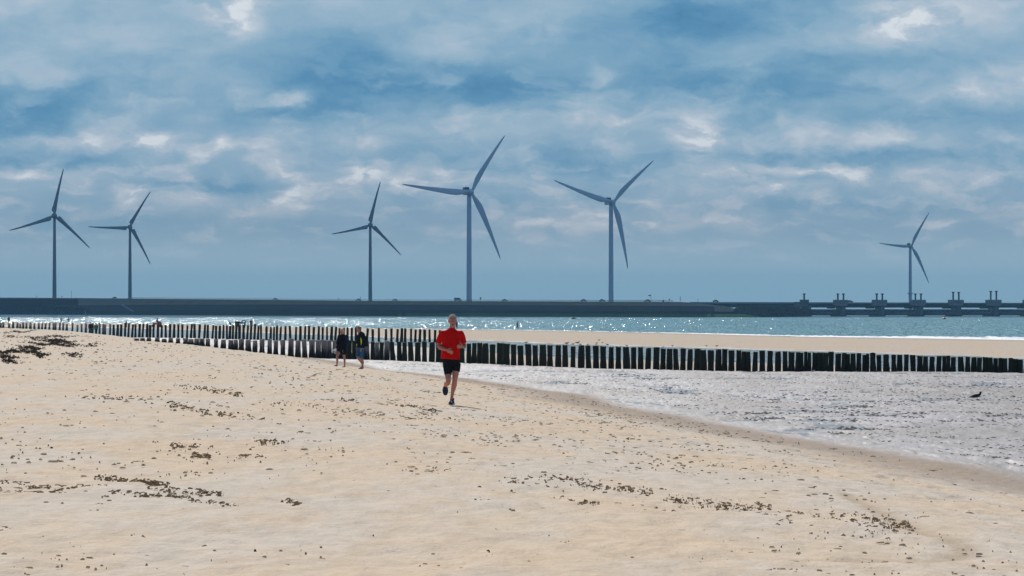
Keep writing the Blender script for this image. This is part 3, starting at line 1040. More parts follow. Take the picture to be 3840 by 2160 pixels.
def car(name, prof, w, paint, label, loc, cat, flip=False, group=None, glass=None, wheels=(-1.25, 1.3), s=1.0):
    root = empty(name, loc); tag(root, label, cat, group)
    f = -1 if flip else 1
    bm = bmesh.new()
    A = [bm.verts.new((x * f, -w / 2 + (.12 if z > 1.1 else 0), z)) for x, z in prof]
    B = [bm.verts.new((x * f, w / 2 - (.12 if z > 1.1 else 0), z)) for x, z in prof]
    bm.faces.new(A); bm.faces.new(B)
    for k in range(len(prof)):
        bm.faces.new((A[k], A[(k + 1) % len(prof)], B[(k + 1) % len(prof)], B[k]))
    done('body', bm, paint, root, smooth=False)
    bm = bmesh.new()
    g = glass
    for side in (-1, 1):
        vs = [bm.verts.new((x * f, side * (w / 2 - .07), z)) for x, z in g]; vb = [bm.verts.new((x * f, side * (w / 2 - .15), z)) for x, z in g]
        bm.faces.new(vs); bm.faces.new(vb)
        for k in range(len(g)): bm.faces.new((vs[k], vs[(k + 1) % len(g)], vb[(k + 1) % len(g)], vb[k]))
    done('side_window', bm, M_GLASS, root, smooth=False)
    for wx in wheels:
        bm = bmesh.new(); lathe(bm, [(.2, -w / 2 - .02), (.33, -w / 2 - .02), (.33, w / 2 + .02), (.2, w / 2 + .02)], 14, 'Y', off=(wx * f, 0, .33))
        done('wheel', bm, M_TYRE, root)
    root.scale = (s, s, s)
    return root


def copy_tree(o, parent=None):
    c = o.copy(); COL.objects.link(c); c.parent = parent
    for ch in o.children: copy_tree(ch, c)
    return c


cg = [(-.95, 1.02), (-.5, 1.36), (.68, 1.38), (1.15, 1.02)]
crest = lambda px: float(np.interp(px, [-100, 330, 500, 1000, 1400, 1900, 2400, 2560, 2800, 3024, 3868], [1115, 1118, 1119.5, 1124, 1128, 1129.5, 1131, 1132.5, 1132.8, 1133.5, 1136]))


def road_loc(px, dy=6, lift=-.12):
    d = dike_row(px, 0) + dy
    if px > 2600: d = 2418.0
    p = pos(px, crest(px), d); p.z += lift
    return p


P_DK = simple('car_paint_dark', (.03, .035, .045), .3, .05, 1)
P_GY = simple('car_paint_grey', (.09, .10, .11), .3, .05, 1)
P_VN = simple('van_paint_grey', (.20, .22, .23), .35, .05, 1)
first = None
for i, (px, fl, lb) in enumerate([(430, 0, 'small dark car on the dike crest left of the second turbine'), (1032, 0, 'dark car on the dike crest left of the third turbine'),
                                  (1344, 0, 'dark hatchback on the dike crest beside the foot of the third turbine'), (1481, 0, 'dark car between the third turbine and the van'),
                                  (1893, 1, 'dark car on the dike crest right of the tallest turbine'), (2189, 1, 'farther left of two dark cars just before the V bladed turbine'),
                                  (2258, 1, 'dark car closest to the left side of the V bladed turbine'), (2428, 0, 'dark car on the dike crest beside the windsock pole'),
                                  (2683, 0, 'long dark car near the right end of the dike crest'), (3187, 1, 'dark car on the barrier deck right of a twin piston pier')]):
    if first is None:
        first = car('parked_car', CARP, 1.75, P_DK, lb, road_loc(px), 'car', bool(fl), 'cars along the dike road', cg)
        c = first
    else:
        c = copy_tree(first)
        c.location = road_loc(px)
        if fl: c.rotation_euler = (0, 0, math.pi)
        c['label'] = lb
    c.scale = (.98, 1, 1.08)
car('delivery_van', VANP, 2.0, P_VN, 'grey panel van on the dike crest left of the tallest turbine', road_loc(1717), 'van', False, None, [(1.0, 1.45), (1.0, 2.05), (1.3, 2.0), (1.8, 1.4)], (-1.6, 1.75), .98)


def road_sign(px, w, h, z0, label, name='road_sign', cat='sign', board=(.04, .07, .09)):
    p = road_loc(px, 3)
    root = empty(name, p); tag(root, label, cat)
    bm = bmesh.new(); tube(bm, [(0, 0, -.3, .07), (0, 0, z0 + h * .6, .07)], 6); done('pole', bm, M_STEEL, root)
    bm = bmesh.new()
    if w > 0: box(bm, -w / 2, w / 2, -.16, -.08, z0, z0 + h); done('sign_board', bm, simple('sign_back', (*board, 1), .6, .1, 1), root)
    return root


road_sign(1802, .95, 1.3, 1.3, 'small dark sign board on the crest right of the tallest turbine')
road_sign(2510, .6, .9, 1.2, 'tiny round topped sign right of the red container')
road_sign(1270, .5, .7, 1.3, 'tiny dark sign on the crest left of the third turbine')
road_sign(1352, .5, .9, 2.0, 'small sign rising above the hatchback by the third turbine')
road_sign(138, .6, 1.3, .8, 'small sign on the crest left of the first turbine')
road_sign(232, .7, 1.3, .8, 'small sign on the crest right of the first turbine')
road_sign(2551, .32, 2.4, 1.0, 'slim dark marker post on the crest near the right end', 'marker_post', 'post')
road_sign(2617, .3, 1.3, .8, 'short dark marker post left of the long car', 'marker_post', 'post')
road_sign(284, .5, .5, .4, 'low dark junction box on the crest right of the tall mast', 'junction_box', 'box')


def mast(px, top, label):
    p = road_loc(px, 3)
    root = empty('mast', p); tag(root, label, 'mast')
    h = (crest(px) - top) / F * p.y
    bm = bmesh.new(); tube(bm, [(0, 0, -.3, .14), (0, 0, h, .09)], 8); done('pole', bm, M_STEEL, root)
    bm = bmesh.new(); box(bm, -.35, .35, -.3, .3, h - .7, h); done('lamp_head', bm, M_TD, root)


mast(268, 1092, 'tall thin mast with a small box on top beside the first turbine')
p = road_loc(2441, 3)
root = empty('windsock', p); tag(root, 'windsock streaming left from a thin pole on the dike crest', 'windsock')
bm = bmesh.new(); tube(bm, [(0, 0, -.3, .12), (0, 0, 4.3, .08)], 8); done('pole', bm, simple('pole_white', (.5, .5, .5), .5), root)
bm = bmesh.new(); tube(bm, [(0, 0, 4.1, .42), (-.8, 0, 3.95, .34), (-1.7, 0, 3.7, .18)], 10); done('sock', bm, simple('sock_cloth', (.12, .12, .13), .8), root)
p = road_loc(2487, 0)
bm = bmesh.new(); box(bm, -.5, .5, -.5, .5, -.6, 1.1); bmesh.ops.bevel(bm, geom=list(bm.edges), offset=.08, segments=1, affect='EDGES')
root = empty('container', p); tag(root, 'small dark red box with pale lid on the dike crest', 'container')
done('box', bm, simple('red_box_paint', (.22, .05, .06), .6), root)
bm = bmesh.new(); box(bm, -.45, .45, -.45, .45, 1.1, 1.5, taper=.15); done('lid', bm, simple('pale_lid', (.5, .5, .5), .6), root)
# two small things lower on the slope
p = pos(2570, 1144, 2165 + 52)
car('parked_car', CARP, 1.75, simple('car_paint_white', (.5, .52, .53), .3, .05, 1), 'white car parked on the bare upper dike slope', (p.x, p.y, p.z - .2), 'car', False, None, cg, (-1.25, 1.3), .9)
p = pos(2755, 1166, 2140)
bm = bmesh.new(); box(bm, -.5, .5, -.5, .5, -.7, .55, taper=.06); bmesh.ops.bevel(bm, geom=list(bm.edges), offset=.05, segments=1, affect='EDGES')
tag(done('utility_box', bm, simple('box_dark', (.03, .02, .03), .7), None, p), 'dark square utility box at the tip of the bare slope', 'box')
# ramp on the dike slope
bm = bmesh.new()
q = [pos(452, 1143.5, 3100 + 38), pos(462, 1143.5, 3100 + 38), pos(504, 1168.5, 3075 + 10), pos(494, 1168.5, 3075 + 10)]
lo = [bm.verts.new(v + Vector((0, -.9, .1))) for v in q]; up = [bm.verts.new(v + Vector((0, -.9, .5))) for v in q]
bm.faces.new(up); bm.faces.new(lo)
for k in range(4): bm.faces.new((lo[k], lo[(k + 1) % 4], up[(k + 1) % 4], up[k]))
tag(done('slope_stair', bm, M_CONC, smooth=False), 'pale concrete stair strip slanting down the dike slope', 'stair')


# ------------------------------------------------------------------ groynes: rows of timber posts
def post_material(kind):
    m, T = new_mat('wood_' + kind)
    oc = T.n('ShaderNodeTexCoord').outputs['Object']
    info = T.n('ShaderNodeObjectInfo').outputs['Random']
    z = T.n('ShaderNodeSeparateXYZ', {'Vector': oc}).outputs[2]
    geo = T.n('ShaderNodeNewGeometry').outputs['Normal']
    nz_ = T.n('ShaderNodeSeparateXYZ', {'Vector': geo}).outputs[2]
    off = T.n('ShaderNodeCombineXYZ', {'X': T.m('MULTIPLY', info, 40.0), 'Y': T.m('MULTIPLY', info, 17.0), 'Z': 0.0}).outputs[0]
    v = T.n('ShaderNodeVectorMath', {0: oc, 1: off}, operation='ADD').outputs[0]
    gr = T.noise(T.scale(v, (22, 22, 1.6)), 1.0, 5, .65)
    blot = T.noise(T.scale(v, (3.5, 3.5, 1.2)), 1.0, 4, .6)
    if kind == 'weathered':
        c = T.mix(T.mrange(gr, .3, .7), (.14, .118, .105, 1), (.50, .46, .43, 1))
        c = T.mix(T.mrange(T.m('ADD', T.m('MULTIPLY', blot, 1.1), T.m('MULTIPLY', z, -.55)), .0, .45), c, (.016, .014, .013, 1))
    else:
        c = T.mix(T.mrange(gr, .35, .7), (.014, .015, .009, 1), (.060, .058, .030, 1))
        c = T.mix(T.mrange(T.m('MULTIPLY', T.m('MULTIPLY', blot, z), 1.0), .5, .9), c, (.035, .055, .012, 1))
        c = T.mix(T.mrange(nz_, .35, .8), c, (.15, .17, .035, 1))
    b = T.n('ShaderNodeBump', {'Strength': 1.0, 'Distance': .02, 'Height': gr})
    finish(T, T.n('ShaderNodeBsdfPrincipled', {'Base Color': c, 'Roughness': .85, 'Specular IOR Level': .2, 'Normal': b.outputs[0]}))
    return m


M_WOOD, M_WALGAE = post_material('weathered'), post_material('algae')


def post_mesh(seed, h, r, mat, jag=0.0):
    rr = random.Random(seed)
    bm = bmesh.new()
    seg = 12; rings = []
    lv = [-.9, -.3, 0, .18, .4, .62, .85, 1.0]
    ph = rr.random() * 9
    lobe = [1 + rr.uniform(-.10, .10) for _ in range(seg)]
    for f in lv:
        ring = []
        zz = f * h
        wob = 1 + .07 * math.sin(ph + f * 5) + rr.uniform(-.03, .03)
        tap = 1.06 - .10 * max(f, 0)
        ox = .03 * math.sin(ph * 2 + f * 4)
        for k in range(seg):
            a = 2 * math.pi * k / seg
            q = r * lobe[k] * wob * tap * (1 + rr.uniform(-.03, .03))
            top = (rr.uniform(-.03, .02) * h - jag * h * (.5 + .5 * math.sin(a + ph)) * rr.uniform(.6, 1.1)) if f == 1.0 else 0
            ring.append(bm.verts.new((ox + q * math.cos(a), q * math.sin(a), zz + top)))
        rings.append(ring)
    for a, b in zip(rings[:-1], rings[1:]):
        for k in range(seg):
            f = bm.faces.new((a[k], a[(k + 1) % seg], b[(k + 1) % seg], b[k])); f.smooth = True
    cz = sum(v.co.z for v in rings[-1]) / seg
    c = bm.verts.new((rings[-1][0].co.x - r, 0, cz + .01))
    c.co.x = sum(v.co.x for v in rings[-1]) / seg
    for k in range(seg): bm.faces.new((rings[-1][k], rings[-1][(k + 1) % seg], c))
    bmesh.ops.recalc_face_normals(bm, faces=bm.faces)
    me = bpy.data.meshes.new('groyne_post'); bm.to_mesh(me); bm.free(); me.materials.append(mat)
    return me


PM = {'w': [post_mesh(i, 1.0, 1.0, M_WOOD) for i in range(8)], 'a': [post_mesh(20 + i, 1.0, 1.0, M_WALGAE) for i in range(8)],
      'j': [post_mesh(40 + i, 1.0, 1.0, M_WALGAE, .28) for i in range(4)]}

ROW1 = [512.5, 535, 558, 590, 616, 640, 667, 696, 716, 738, 758, 779, 811, 837, 865, 884, 906, 931, 956, 983.5, 1011, 1034.5, 1061, 1090, 1117, 1144, 1170.6, 1194, 1214, 1234,
        1256, 1276, 1293, 1310, 1328, 1349, 1374, 1397, 1414, 1430, 1450.5, 1474, 1498, 1517, 1541, 1566, 1592.5, 1619, 1643, 1664, 1685, 1706, 1732, 1758, 1777, 1799, 1821, 1846.6, 1873.4,
        1898.8, 1926.7, 1954, 1982.6, 2008.7, 2035, 2062.8, 2093, 2119, 2149, 2179, 2207, 2236, 2263, 2291, 2319, 2350, 2376, 2402, 2429, 2460, 2486, 2510, 2536, 2561, 2586, 2613, 2637.5,
        2665, 2693, 2717, 2743, 2770, 2788, 2806, 2830, 2859, 2887, 2917, 2944, 2968, 2990, 3006, 3021, 3035, 3056, 3076, 3096, 3116, 3142, 3163, 3180, 3198, 3220, 3239, 3252, 3274,
        3297, 3324, 3352, 3373, 3398, 3424, 3450, 3470, 3494, 3519, 3541, 3556, 3574, 3604, 3628, 3650, 3671, 3694, 3714, 3734, 3752, 3770, 3790, 3808, 3826, 3848, 3870, 3895, 3920, 3944, 3970]
ROW2 = [2, 12, 34, 49, 65, 76, 87, 99, 114, 129, 145, 158, 170, 185, 200, 208, 223, 236, 250, 271, 290, 306, 321, 336, 346, 360, 373, 386, 394, 412, 426, 440, 453, 468.5, 481, 495, 508,
        522.5, 534.5, 551, 562, 575, 591.5, 605.5, 622, 636.5, 652, 668.5, 684, 701, 715.5, 729.5, 746, 766, 778, 796, 810, 823, 837, 851, 861, 873, 885, 898, 913, 927, 940, 954, 967,
        979, 999, 1014, 1027, 1038, 1051, 1069.6, 1088.6, 1108.7, 1126, 1143, 1158, 1175, 1194, 1210, 1226.5, 1242, 1256, 1272, 1288, 1303.7, 1319, 1334, 1350, 1375, 1398, 1420.7, 1446.8,
        1468, 1489, 1505, 1519, 1541, 1557, 1573.5, 1592, 1611, 1631, 1648, 1668, 1688]
R1D = lambda px: float(np.interp(px, [500, 800, 1000, 1200, 1400, 1600, 1900, 2200, 2700, 3000, 3840], [268, 256, 253, 246, 237, 228, 214, 200, 189.5, 187, 187]))
R1T = lambda px: float(np.interp(px, [500, 600, 800, 1000, 1200, 1400, 1600, 1900, 2200, 2700, 3000, 3400, 3840], [1267, 1268, 1272, 1273, 1275, 1280, 1283, 1290, 1297, 1313, 1320, 1332, 1345]))
R2D = lambda px: float(np.interp(px, [0, 300, 600, 900, 1200, 1500, 1700], [534, 507, 469, 447, 427, 413, 408]))
R2T = lambda px: float(np.interp(px, [0, 300, 600, 900, 1200, 1500, 1660], [1210.5, 1213.5, 1217, 1219.5, 1224, 1233, 1237.5]))
POSTS = {1: [], 2: []}


def ordinal(n):
    return '%d%s' % (n, 'th' if 10 <= n % 100 <= 20 else {1: 'st', 2: 'nd', 3: 'rd'}.get(n % 10, 'th'))


def build_row(row, lst, Df, Tf, wpx):
    r = random.Random(100 + row)
    for i, px in enumerate(lst):
        D = Df(px) + r.uniform(-.35, .35)
        gap = min([abs(px - q) for j, q in enumerate(lst) if j != i])
        x = (px - 1920) / F * D
        zt = H - (Tf(px) + r.gauss(0, 2.1) - YH) / F * D
        zg = ground_z(x, D)
        w = min(wpx(px) * r.uniform(.86, 1.12), gap * 1.04) / F * D / 2
        jag = row == 2 and 972 < px < 1055
        weath = (row == 1 and (px < 1290 or (px < 1470 and r.random() < .35))) or (row == 2 and px < 420)
        key = 'j' if jag else ('w' if weath else 'a')
        h = max(zt - zg, .12) if zt > zg else .1
        o = bpy.data.objects.new('groyne_post', r.choice(PM[key])); COL.objects.link(o)
        o.location = (x, D, zg); o.scale = (w, w * r.uniform(.85, 1.05), h)
        ln = r.gauss(0, .022) + (.03 if row == 2 else 0)
        o.rotation_euler = (r.gauss(0, .01), ln, 0)
        look = 'broken jagged dark' if jag else ('grey weathered' if weath else ('black algae covered' if row == 1 else 'dark wet'))
        size = 'stubby ' if h < .5 else ('thick ' if w * 2 > .46 else '')
        where = 'nearer groyne row' if row == 1 else 'farther groyne row'
        tag(o, '%s%s timber post, %s from the left in the %s' % (size, look, ordinal(i + 1), where), 'groyne post',
            'timber posts of the nearer groyne' if row == 1 else 'timber posts of the farther groyne')
        POSTS[row].append((px, x, D, zg + h))


build_row(1, ROW1, R1D, R1T, lambda px: np.interp(px, [500, 1000, 1700, 2300, 3840], [18, 19.5, 22, 22, 20.5]))
build_row(2, ROW2, R2D, R2T, lambda px: np.interp(px, [0, 600, 1650], [8.5, 9, 9.5]))


# ------------------------------------------------------------------ people
def skin_mat(name, c): return simple(name, c, .55, .12, 20, spec=.3)


SK = skin_mat('skin', (.46, .20, .14))
SK2 = skin_mat('tanned_skin', (.40, .20, .13))


def cloth(name, c, rough=.85, bump=.006, scale=9.0, trans=0.0):
    m, T = new_mat(name)
    oc = T.n('ShaderNodeTexCoord').outputs['Object']
    n = T.noise(oc, scale * 1.5, 4, .6)
    col = T.mix(n, tuple(v * .85 for v in c) + (1,), tuple(min(1, v * 1.1) for v in c) + (1,))
    b = T.n('ShaderNodeBump', {'Strength': 1.0, 'Distance': bump, 'Height': T.noise(T.scale(oc, (1, 1, .6)), scale, 3, .5)})
    p = T.n('ShaderNodeBsdfPrincipled', {'Base Color': col, 'Roughness': rough, 'Specular IOR Level': .15, 'Normal': b.outputs[0]})
    if trans > 0:
        t = T.n('ShaderNodeBsdfTranslucent', {'Color': col})
        mx = T.n('ShaderNodeMixShader', {0: trans, 1: p.outputs[0], 2: t.outputs[0]})
        finish(T, mx)
    else:
        finish(T, p)
    return m


def limb(bm, pts, seg=12):
    tube(bm, pts, seg)
    for p in pts: ball(bm, p[:3], p[3], seg=10)


def hand(bm, wrist, tip_dir, side, palm_n, curl=.6, s=1.0):
    """palm, four bent fingers and a thumb; tip_dir = way the fingers point, side = towards the thumb"""
    w = Vector(wrist); d = Vector(tip_dir).normalized(); n = Vector(palm_n).normalized(); t = Vector(side).normalized()
    R = Matrix((t, d, n)).transposed()
    ball(bm, w + d * .045 * s, (.041 * s, .050 * s, .017 * s), R, 12)
    for k, (o, L) in enumerate([(.030, .066), (.010, .076), (-.011, .070), (-.031, .055)]):
        b = w + d * .085 * s + t * o * s
        a1 = curl * .8; a2 = curl * 1.7; a3 = curl * 2.5
        p1 = b + (d * math.cos(a1) + n * math.sin(a1)) * L * .45 * s
        p2 = p1 + (d * math.cos(a2) + n * math.sin(a2)) * L * .32 * s
        p3 = p2 + (d * math.cos(a3) + n * math.sin(a3)) * L * .26 * s
        limb(bm, [(*b, .0095 * s), (*p1, .009 * s), (*p2, .0082 * s), (*p3, .0068 * s)], 8)
    b = w + d * .025 * s + t * .032 * s
    p1 = b + (t * .7 + d * .6 + n * .3).normalized() * .038 * s
    p2 = p1 + (t * .25 + d * .9 + n * .6).normalized() * .030 * s
    limb(bm, [(*b, .013 * s), (*p1, .011 * s), (*p2, .009 * s)], 8)


def rotm(y=0, x=0, z=0):
    return Matrix.Rotation(z, 3, 'Z') @ Matrix.Rotation(y, 3, 'Y') @ Matrix.Rotation(x, 3, 'X')


def head(bm, c, R, s=1.0, mouth_open=False):
    """c = head centre, R turns the face (built looking to -Y)"""
    c = Vector(c)
    q = lambda x, y, z: c + R @ (Vector((x, y, z)) * s)
    E = lambda x, y, z, rx, ry, rz, seg=14: ball(bm, q(x, y, z), (rx * s, ry * s, rz * s), R, seg)
    E(0, .012, .030, .074, .092, .088, 20)          # skull
    E(0, -.018, -.035, .060, .068, .082, 18)        # face and jaw
    E(0, -.062, -.102, .028, .022, .020)            # chin
    E(0, -.076, .030, .052, .018, .014)             # brow
    tube(bm, [(*q(0, -.082, .018), .009 * s), (*q(0, -.098, -.010), .012 * s), (*q(0, -.106, -.030), .016 * s)], 8)  # nose
    E(0, -.098, -.030, .017, .012, .010, 10)
    E(.034, -.070, -.022, .020, .018, .018, 10); E(-.034, -.070, -.022, .020, .018, .018, 10)   # cheekbones
    E(0, -.084, -.060, .024, .010, .006, 10)        # upper lip
    E(0, -.080, -.083 if mouth_open else -.073, .021, .010, .007, 10)
    for sx in (-1, 1): E(.076 * sx, .006, -.008, .010, .020, .034, 10)   # ears


def face_details(root, c, R, s, mouth_open=False):
    c = Vector(c)
    q = lambda x, y, z: c + R @ (Vector((x, y, z)) * s)
    for sx in (-1, 1):
        bm = bmesh.new(); ball(bm, q(.030 * sx, -.0785, .012), .0115 * s, seg=10)
        e = done('eye', bm, EYEW, root)
        bm = bmesh.new(); ball(bm, q(.030 * sx, -.0875, .012), .0055 * s, seg=8)
        done('iris', bm, EYED, e)
    if mouth_open:
        bm = bmesh.new(); ball(bm, q(0, -.083, -.070), (.019 * s, .010 * s, .010 * s), R, 10)
        done('mouth', bm, MOUTH, root)


EYEW = simple('eye_white', (.5, .48, .45), .3, .02)
EYED = simple('eye_dark', (.03, .025, .02), .2, .02)
MOUTH = simple('mouth_dark', (.10, .02, .02), .5, .1)
BLACKC = cloth('black_fabric', (.012, .012, .014))


def shoe(root, heel, toe, up, mat, sole, s=1.0):
    """heel, toe: points on the sole; up: direction away from the ground"""
    h, t, u = Vector(heel), Vector(toe), Vector(up).normalized()
    d = (t - h); L = d.length; d.normalize()
    sd = d.cross(u).normalized()
    bm = bmesh.new()
    for f, w, z, r in [(.12, .033, .035, .036), (.3, .034, .045, .038), (.5, .038, .036, .034), (.7, .043, .028, .028), (.88, .036, .022, .022)]:
        ball(bm, h + d * L * f + u * z * s, (w * s, L * .17, r * s), Matrix((sd, d, u)).transposed(), 12)
    ball(bm, h + d * L * .2 + u * .075 * s, (.034 * s, .045 * s, .03 * s), Matrix((sd, d, u)).transposed(), 12)
    sh = fuse('shoe', bm, .008, mat, root)
    bm = bmesh.new()
    ring0, ring1 = [], []
    for k in range(20):
        a = 2 * math.pi * k / 20
        f = .5 - .5 * math.cos(a)
        w = (.033 + .014 * math.sin(min(1, f * 1.3) * math.pi / 1.3)) * (1 if math.sin(a) > 0 else -1) * abs(math.sin(a)) ** .6
        p = h + d * L * (f * 1.04 - .02) + sd * w * s
        ring0.append(bm.verts.new(p)); ring1.append(bm.verts.new(p + u * .026 * s))
    bm.faces.new(ring0); bm.faces.new(ring1)
    for k in range(20): bm.faces.new((ring0[k], ring0[(k + 1) % 20], ring1[(k + 1) % 20], ring1[k]))
    done('sole', bm, sole, sh)
    return sh


def build_runner():
    x, D, zg = hit(1694, 1520)
    s = D / F                      # metres per photo pixel at this distance
    u = s / 3.62                   # metres per unit of the joint table below
    root = empty('person', (x, D, zg + .005))
    tag(root, 'man running towards the camera in a bright red shirt and black shorts', 'person')
    J = lambda cx, cy, dep=0.0: ((cx - 478) * u, -dep, (1362 - cy) * u)
    k = u * 1240 / 1.81            # body scale
    T_ = lambda cx, cy, dep, r: (*J(cx, cy, dep), r * k)
    # --- body: one continuous skin
    bm = bmesh.new()
    hc = J(491, 222, .05); R = rotm(z=.04, x=-.06); hk = k * 1.04
    head(bm, hc, R, hk, True)
    limb(bm, [T_(488, 270, .0, .056), T_(484, 330, -.01, .060), T_(478, 370, -.01, .075)])
    tube(bm, [(*J(478, 345, 0), .06 * k, .05 * k), (*J(478, 372, 0), .165 * k, .085 * k), (*J(475, 430, 0), .165 * k, .105 * k), (*J(468, 520, .01), .152 * k, .105 * k), (*J(464, 620, .01), .142 * k, .100 * k),
              (*J(466, 720, 0), .150 * k, .102 * k), (*J(472, 790, 0), .155 * k, .105 * k), (*J(474, 830, 0), .11 * k, .085 * k)], 20)
    limb(bm, [T_(350, 392, 0, .058), T_(324, 440, -.02, .050), T_(303, 515, -.06, .044), T_(298, 560, -.06, .041), T_(325, 585, .04, .042), T_(372, 600, .15, .034), T_(412, 612, .22, .026)])
    limb(bm, [T_(602, 392, 0, .058), T_(622, 440, -.03, .050), T_(640, 520, -.10, .044), T_(648, 560, -.08, .042), T_(648, 573, .04, .040), T_(642, 570, .14, .031), T_(636, 566, .20, .026)])
    hand(bm, J(414, 612, .22), (.80, -.35, -.38), (.35, -.25, .9), (.15, .9, -.3), .62, k)
    hand(bm, J(632, 566, .21), (-.85, -.45, .05), (.1, -.2, .98), (-.2, .95, -.1), .75, k)
    # legs
    limb(bm, [T_(424, 800, 0, .088), T_(424, 860, .04, .080), T_(428, 940, .10, .066), T_(433, 1000, .15, .055), T_(434, 1042, .155, .050), T_(424, 1062, .09, .052),
              T_(408, 1075, -.04, .055), T_(400, 1085, -.16, .046), T_(394, 1102, -.28, .034), T_(390, 1125, -.33, .034)])
    limb(bm, [T_(532, 800, 0, .090), T_(532, 860, .03, .082), T_(530, 930, .06, .068), T_(524, 990, .08, .055), T_(518, 1040, .06, .050), T_(512, 1090, .02, .054), T_(502, 1130, .0, .050),
              T_(490, 1190, -.01, .036), T_(481, 1245, -.02, .031), T_(478, 1300, -.01, .036)])
    body = fuse('body', bm, .0062, SK, root, smooth=3)
    face_details(root, hc, R, hk, True)
    # hair: short, grey
    bm = bmesh.new()
    c = Vector(hc)
    q = lambda a, b, d: c + R @ (Vector((a, b, d)) * hk)
    ball(bm, q(0, .020, .044), (.0800 * hk, .097 * hk, .089 * hk), R, 22)
    rr = random.Random(3)
    for i in range(150):
        a = rr.uniform(0, 2 * math.pi); e = rr.uniform(.2, 1.5)
        ball(bm, q(.076 * math.cos(a) * math.cos(e), .018 + .090 * math.sin(a) * math.cos(e), .044 + .086 * math.sin(e)), .009 * k, seg=6)
    for v in list(bm.verts):
        p = R.transposed() @ (v.co - c) / hk
        lim = .066 if abs(p.x) < .056 else .0
        if p.y < -.035 and p.z < lim + .0: v.select = True
        elif p.z < -.025 + max(0, -p.y) * .8: v.select = True
    bmesh.ops.delete(bm, geom=[v for v in bm.verts if v.select], context='VERTS')
    done('hair', bm, simple('grey_hair', (.56, .48, .42), .8, .35, 60), root)
    # --- clothes
    red = cloth('red_jersey', (.86, .012, .010), .8, .035, 6, .45)
    bm = bmesh.new()
    tube(bm, [(*J(480, 322, -.01), .066 * k, .062 * k), (*J(478, 345, 0), .11 * k, .078 * k), (*J(478, 366, 0), .178 * k, .098 * k), (*J(474, 430, 0), .178 * k, .122 * k), (*J(468, 520, .01), .182 * k, .128 * k),
              (*J(464, 620, .01), .182 * k, .126 * k), (*J(461, 690, .01), .188 * k, .126 * k), (*J(458, 738, .01), .192 * k, .128 * k)], 24)
    limb(bm, [T_(385, 398, 0, .072), T_(352, 396, 0, .071), T_(324, 440, -.02, .064), T_(306, 490, -.05, .061)])
    tube(bm, [T_(306, 488, -.05, .061), T_(302, 508, -.06, .064)], 14)
    limb(bm, [T_(572, 398, 0, .072), T_(600, 396, 0, .071), T_(622, 440, -.03, .064), T_(634, 492, -.08, .061)])
    tube(bm, [T_(634, 490, -.08, .061), T_(638, 512, -.09, .064)], 14)
    # folds
    for i in range(26):
        a = rr.uniform(345, 580); b = rr.uniform(430, 700)
        limb(bm, [T_(a, b, .118, .010), T_(a + rr.uniform(-30, 30), b + rr.uniform(20, 60), .122, .012)], 6)
    shirt = fuse('shirt', bm, .0075, red, root, smooth=16)
    bm = bmesh.new(); 
    for dx_ in (-9, 3): box(bm, J(550 + dx_, 0)[0], J(558 + dx_, 0)[0], -.1385 * k, -.1355 * k, J(0, 424)[2], J(0, 414)[2])
    done('chest_mark', bm, simple('dark_red_print', (.16, .01, .01), .6), shirt, smooth=False)
    bm = bmesh.new()
    tube(bm, [(*J(468, 715, 0), .168 * k, .112 * k), (*J(472, 780, 0), .172 * k, .118 * k), (*J(475, 830, 0), .158 * k, .104 * k)], 20)
    tube(bm, [T_(420, 800, 0, .098), T_(424, 870, .05, .088), T_(432, 955, .11, .072)], 16)
    tube(bm, [T_(535, 800, 0, .099), T_(537, 860, .03, .088), T_(538, 912, .055, .076)], 16)
    fuse('shorts', bm, .0075, BLACKC, root, smooth=4)
    navy = cloth('navy_mesh', (.020, .035, .075), .7, .003, 30)
    sole = simple('pale_green_sole', (.42, .46, .33), .7, .1, 20)
    dk = simple('dark_sole', (.05, .05, .055), .7, .1, 20)
    shoe(root, J(486, 1352, -.10), J(470, 1360, .20), (0, 0, 1), navy, sole, k * 1.35)
    h2 = Vector(J(386, 1108, -.40)); t2 = Vector(J(389, 1232, -.30))
    shoe(root, h2 + Vector((0, .02, 0)), t2 + Vector((0, .0, 0)), (0, -1, .12), navy, dk, k * 1.25)
    bm = bmesh.new(); a, b = Vector(J(640, 568, .15)), Vector(J(637, 567, .18))
    tube(bm, [(*a, .036 * k), (*b, .035 * k)], 14)
    done('wristwatch', bm, simple('watch_black', (.02, .02, .02), .4), root)


build_runner()


def ring_shape(bm, J, T_, pts):
    tube(bm, [(*J(a, b, d), rx, ry) for a, b, d, rx, ry in pts], 18)


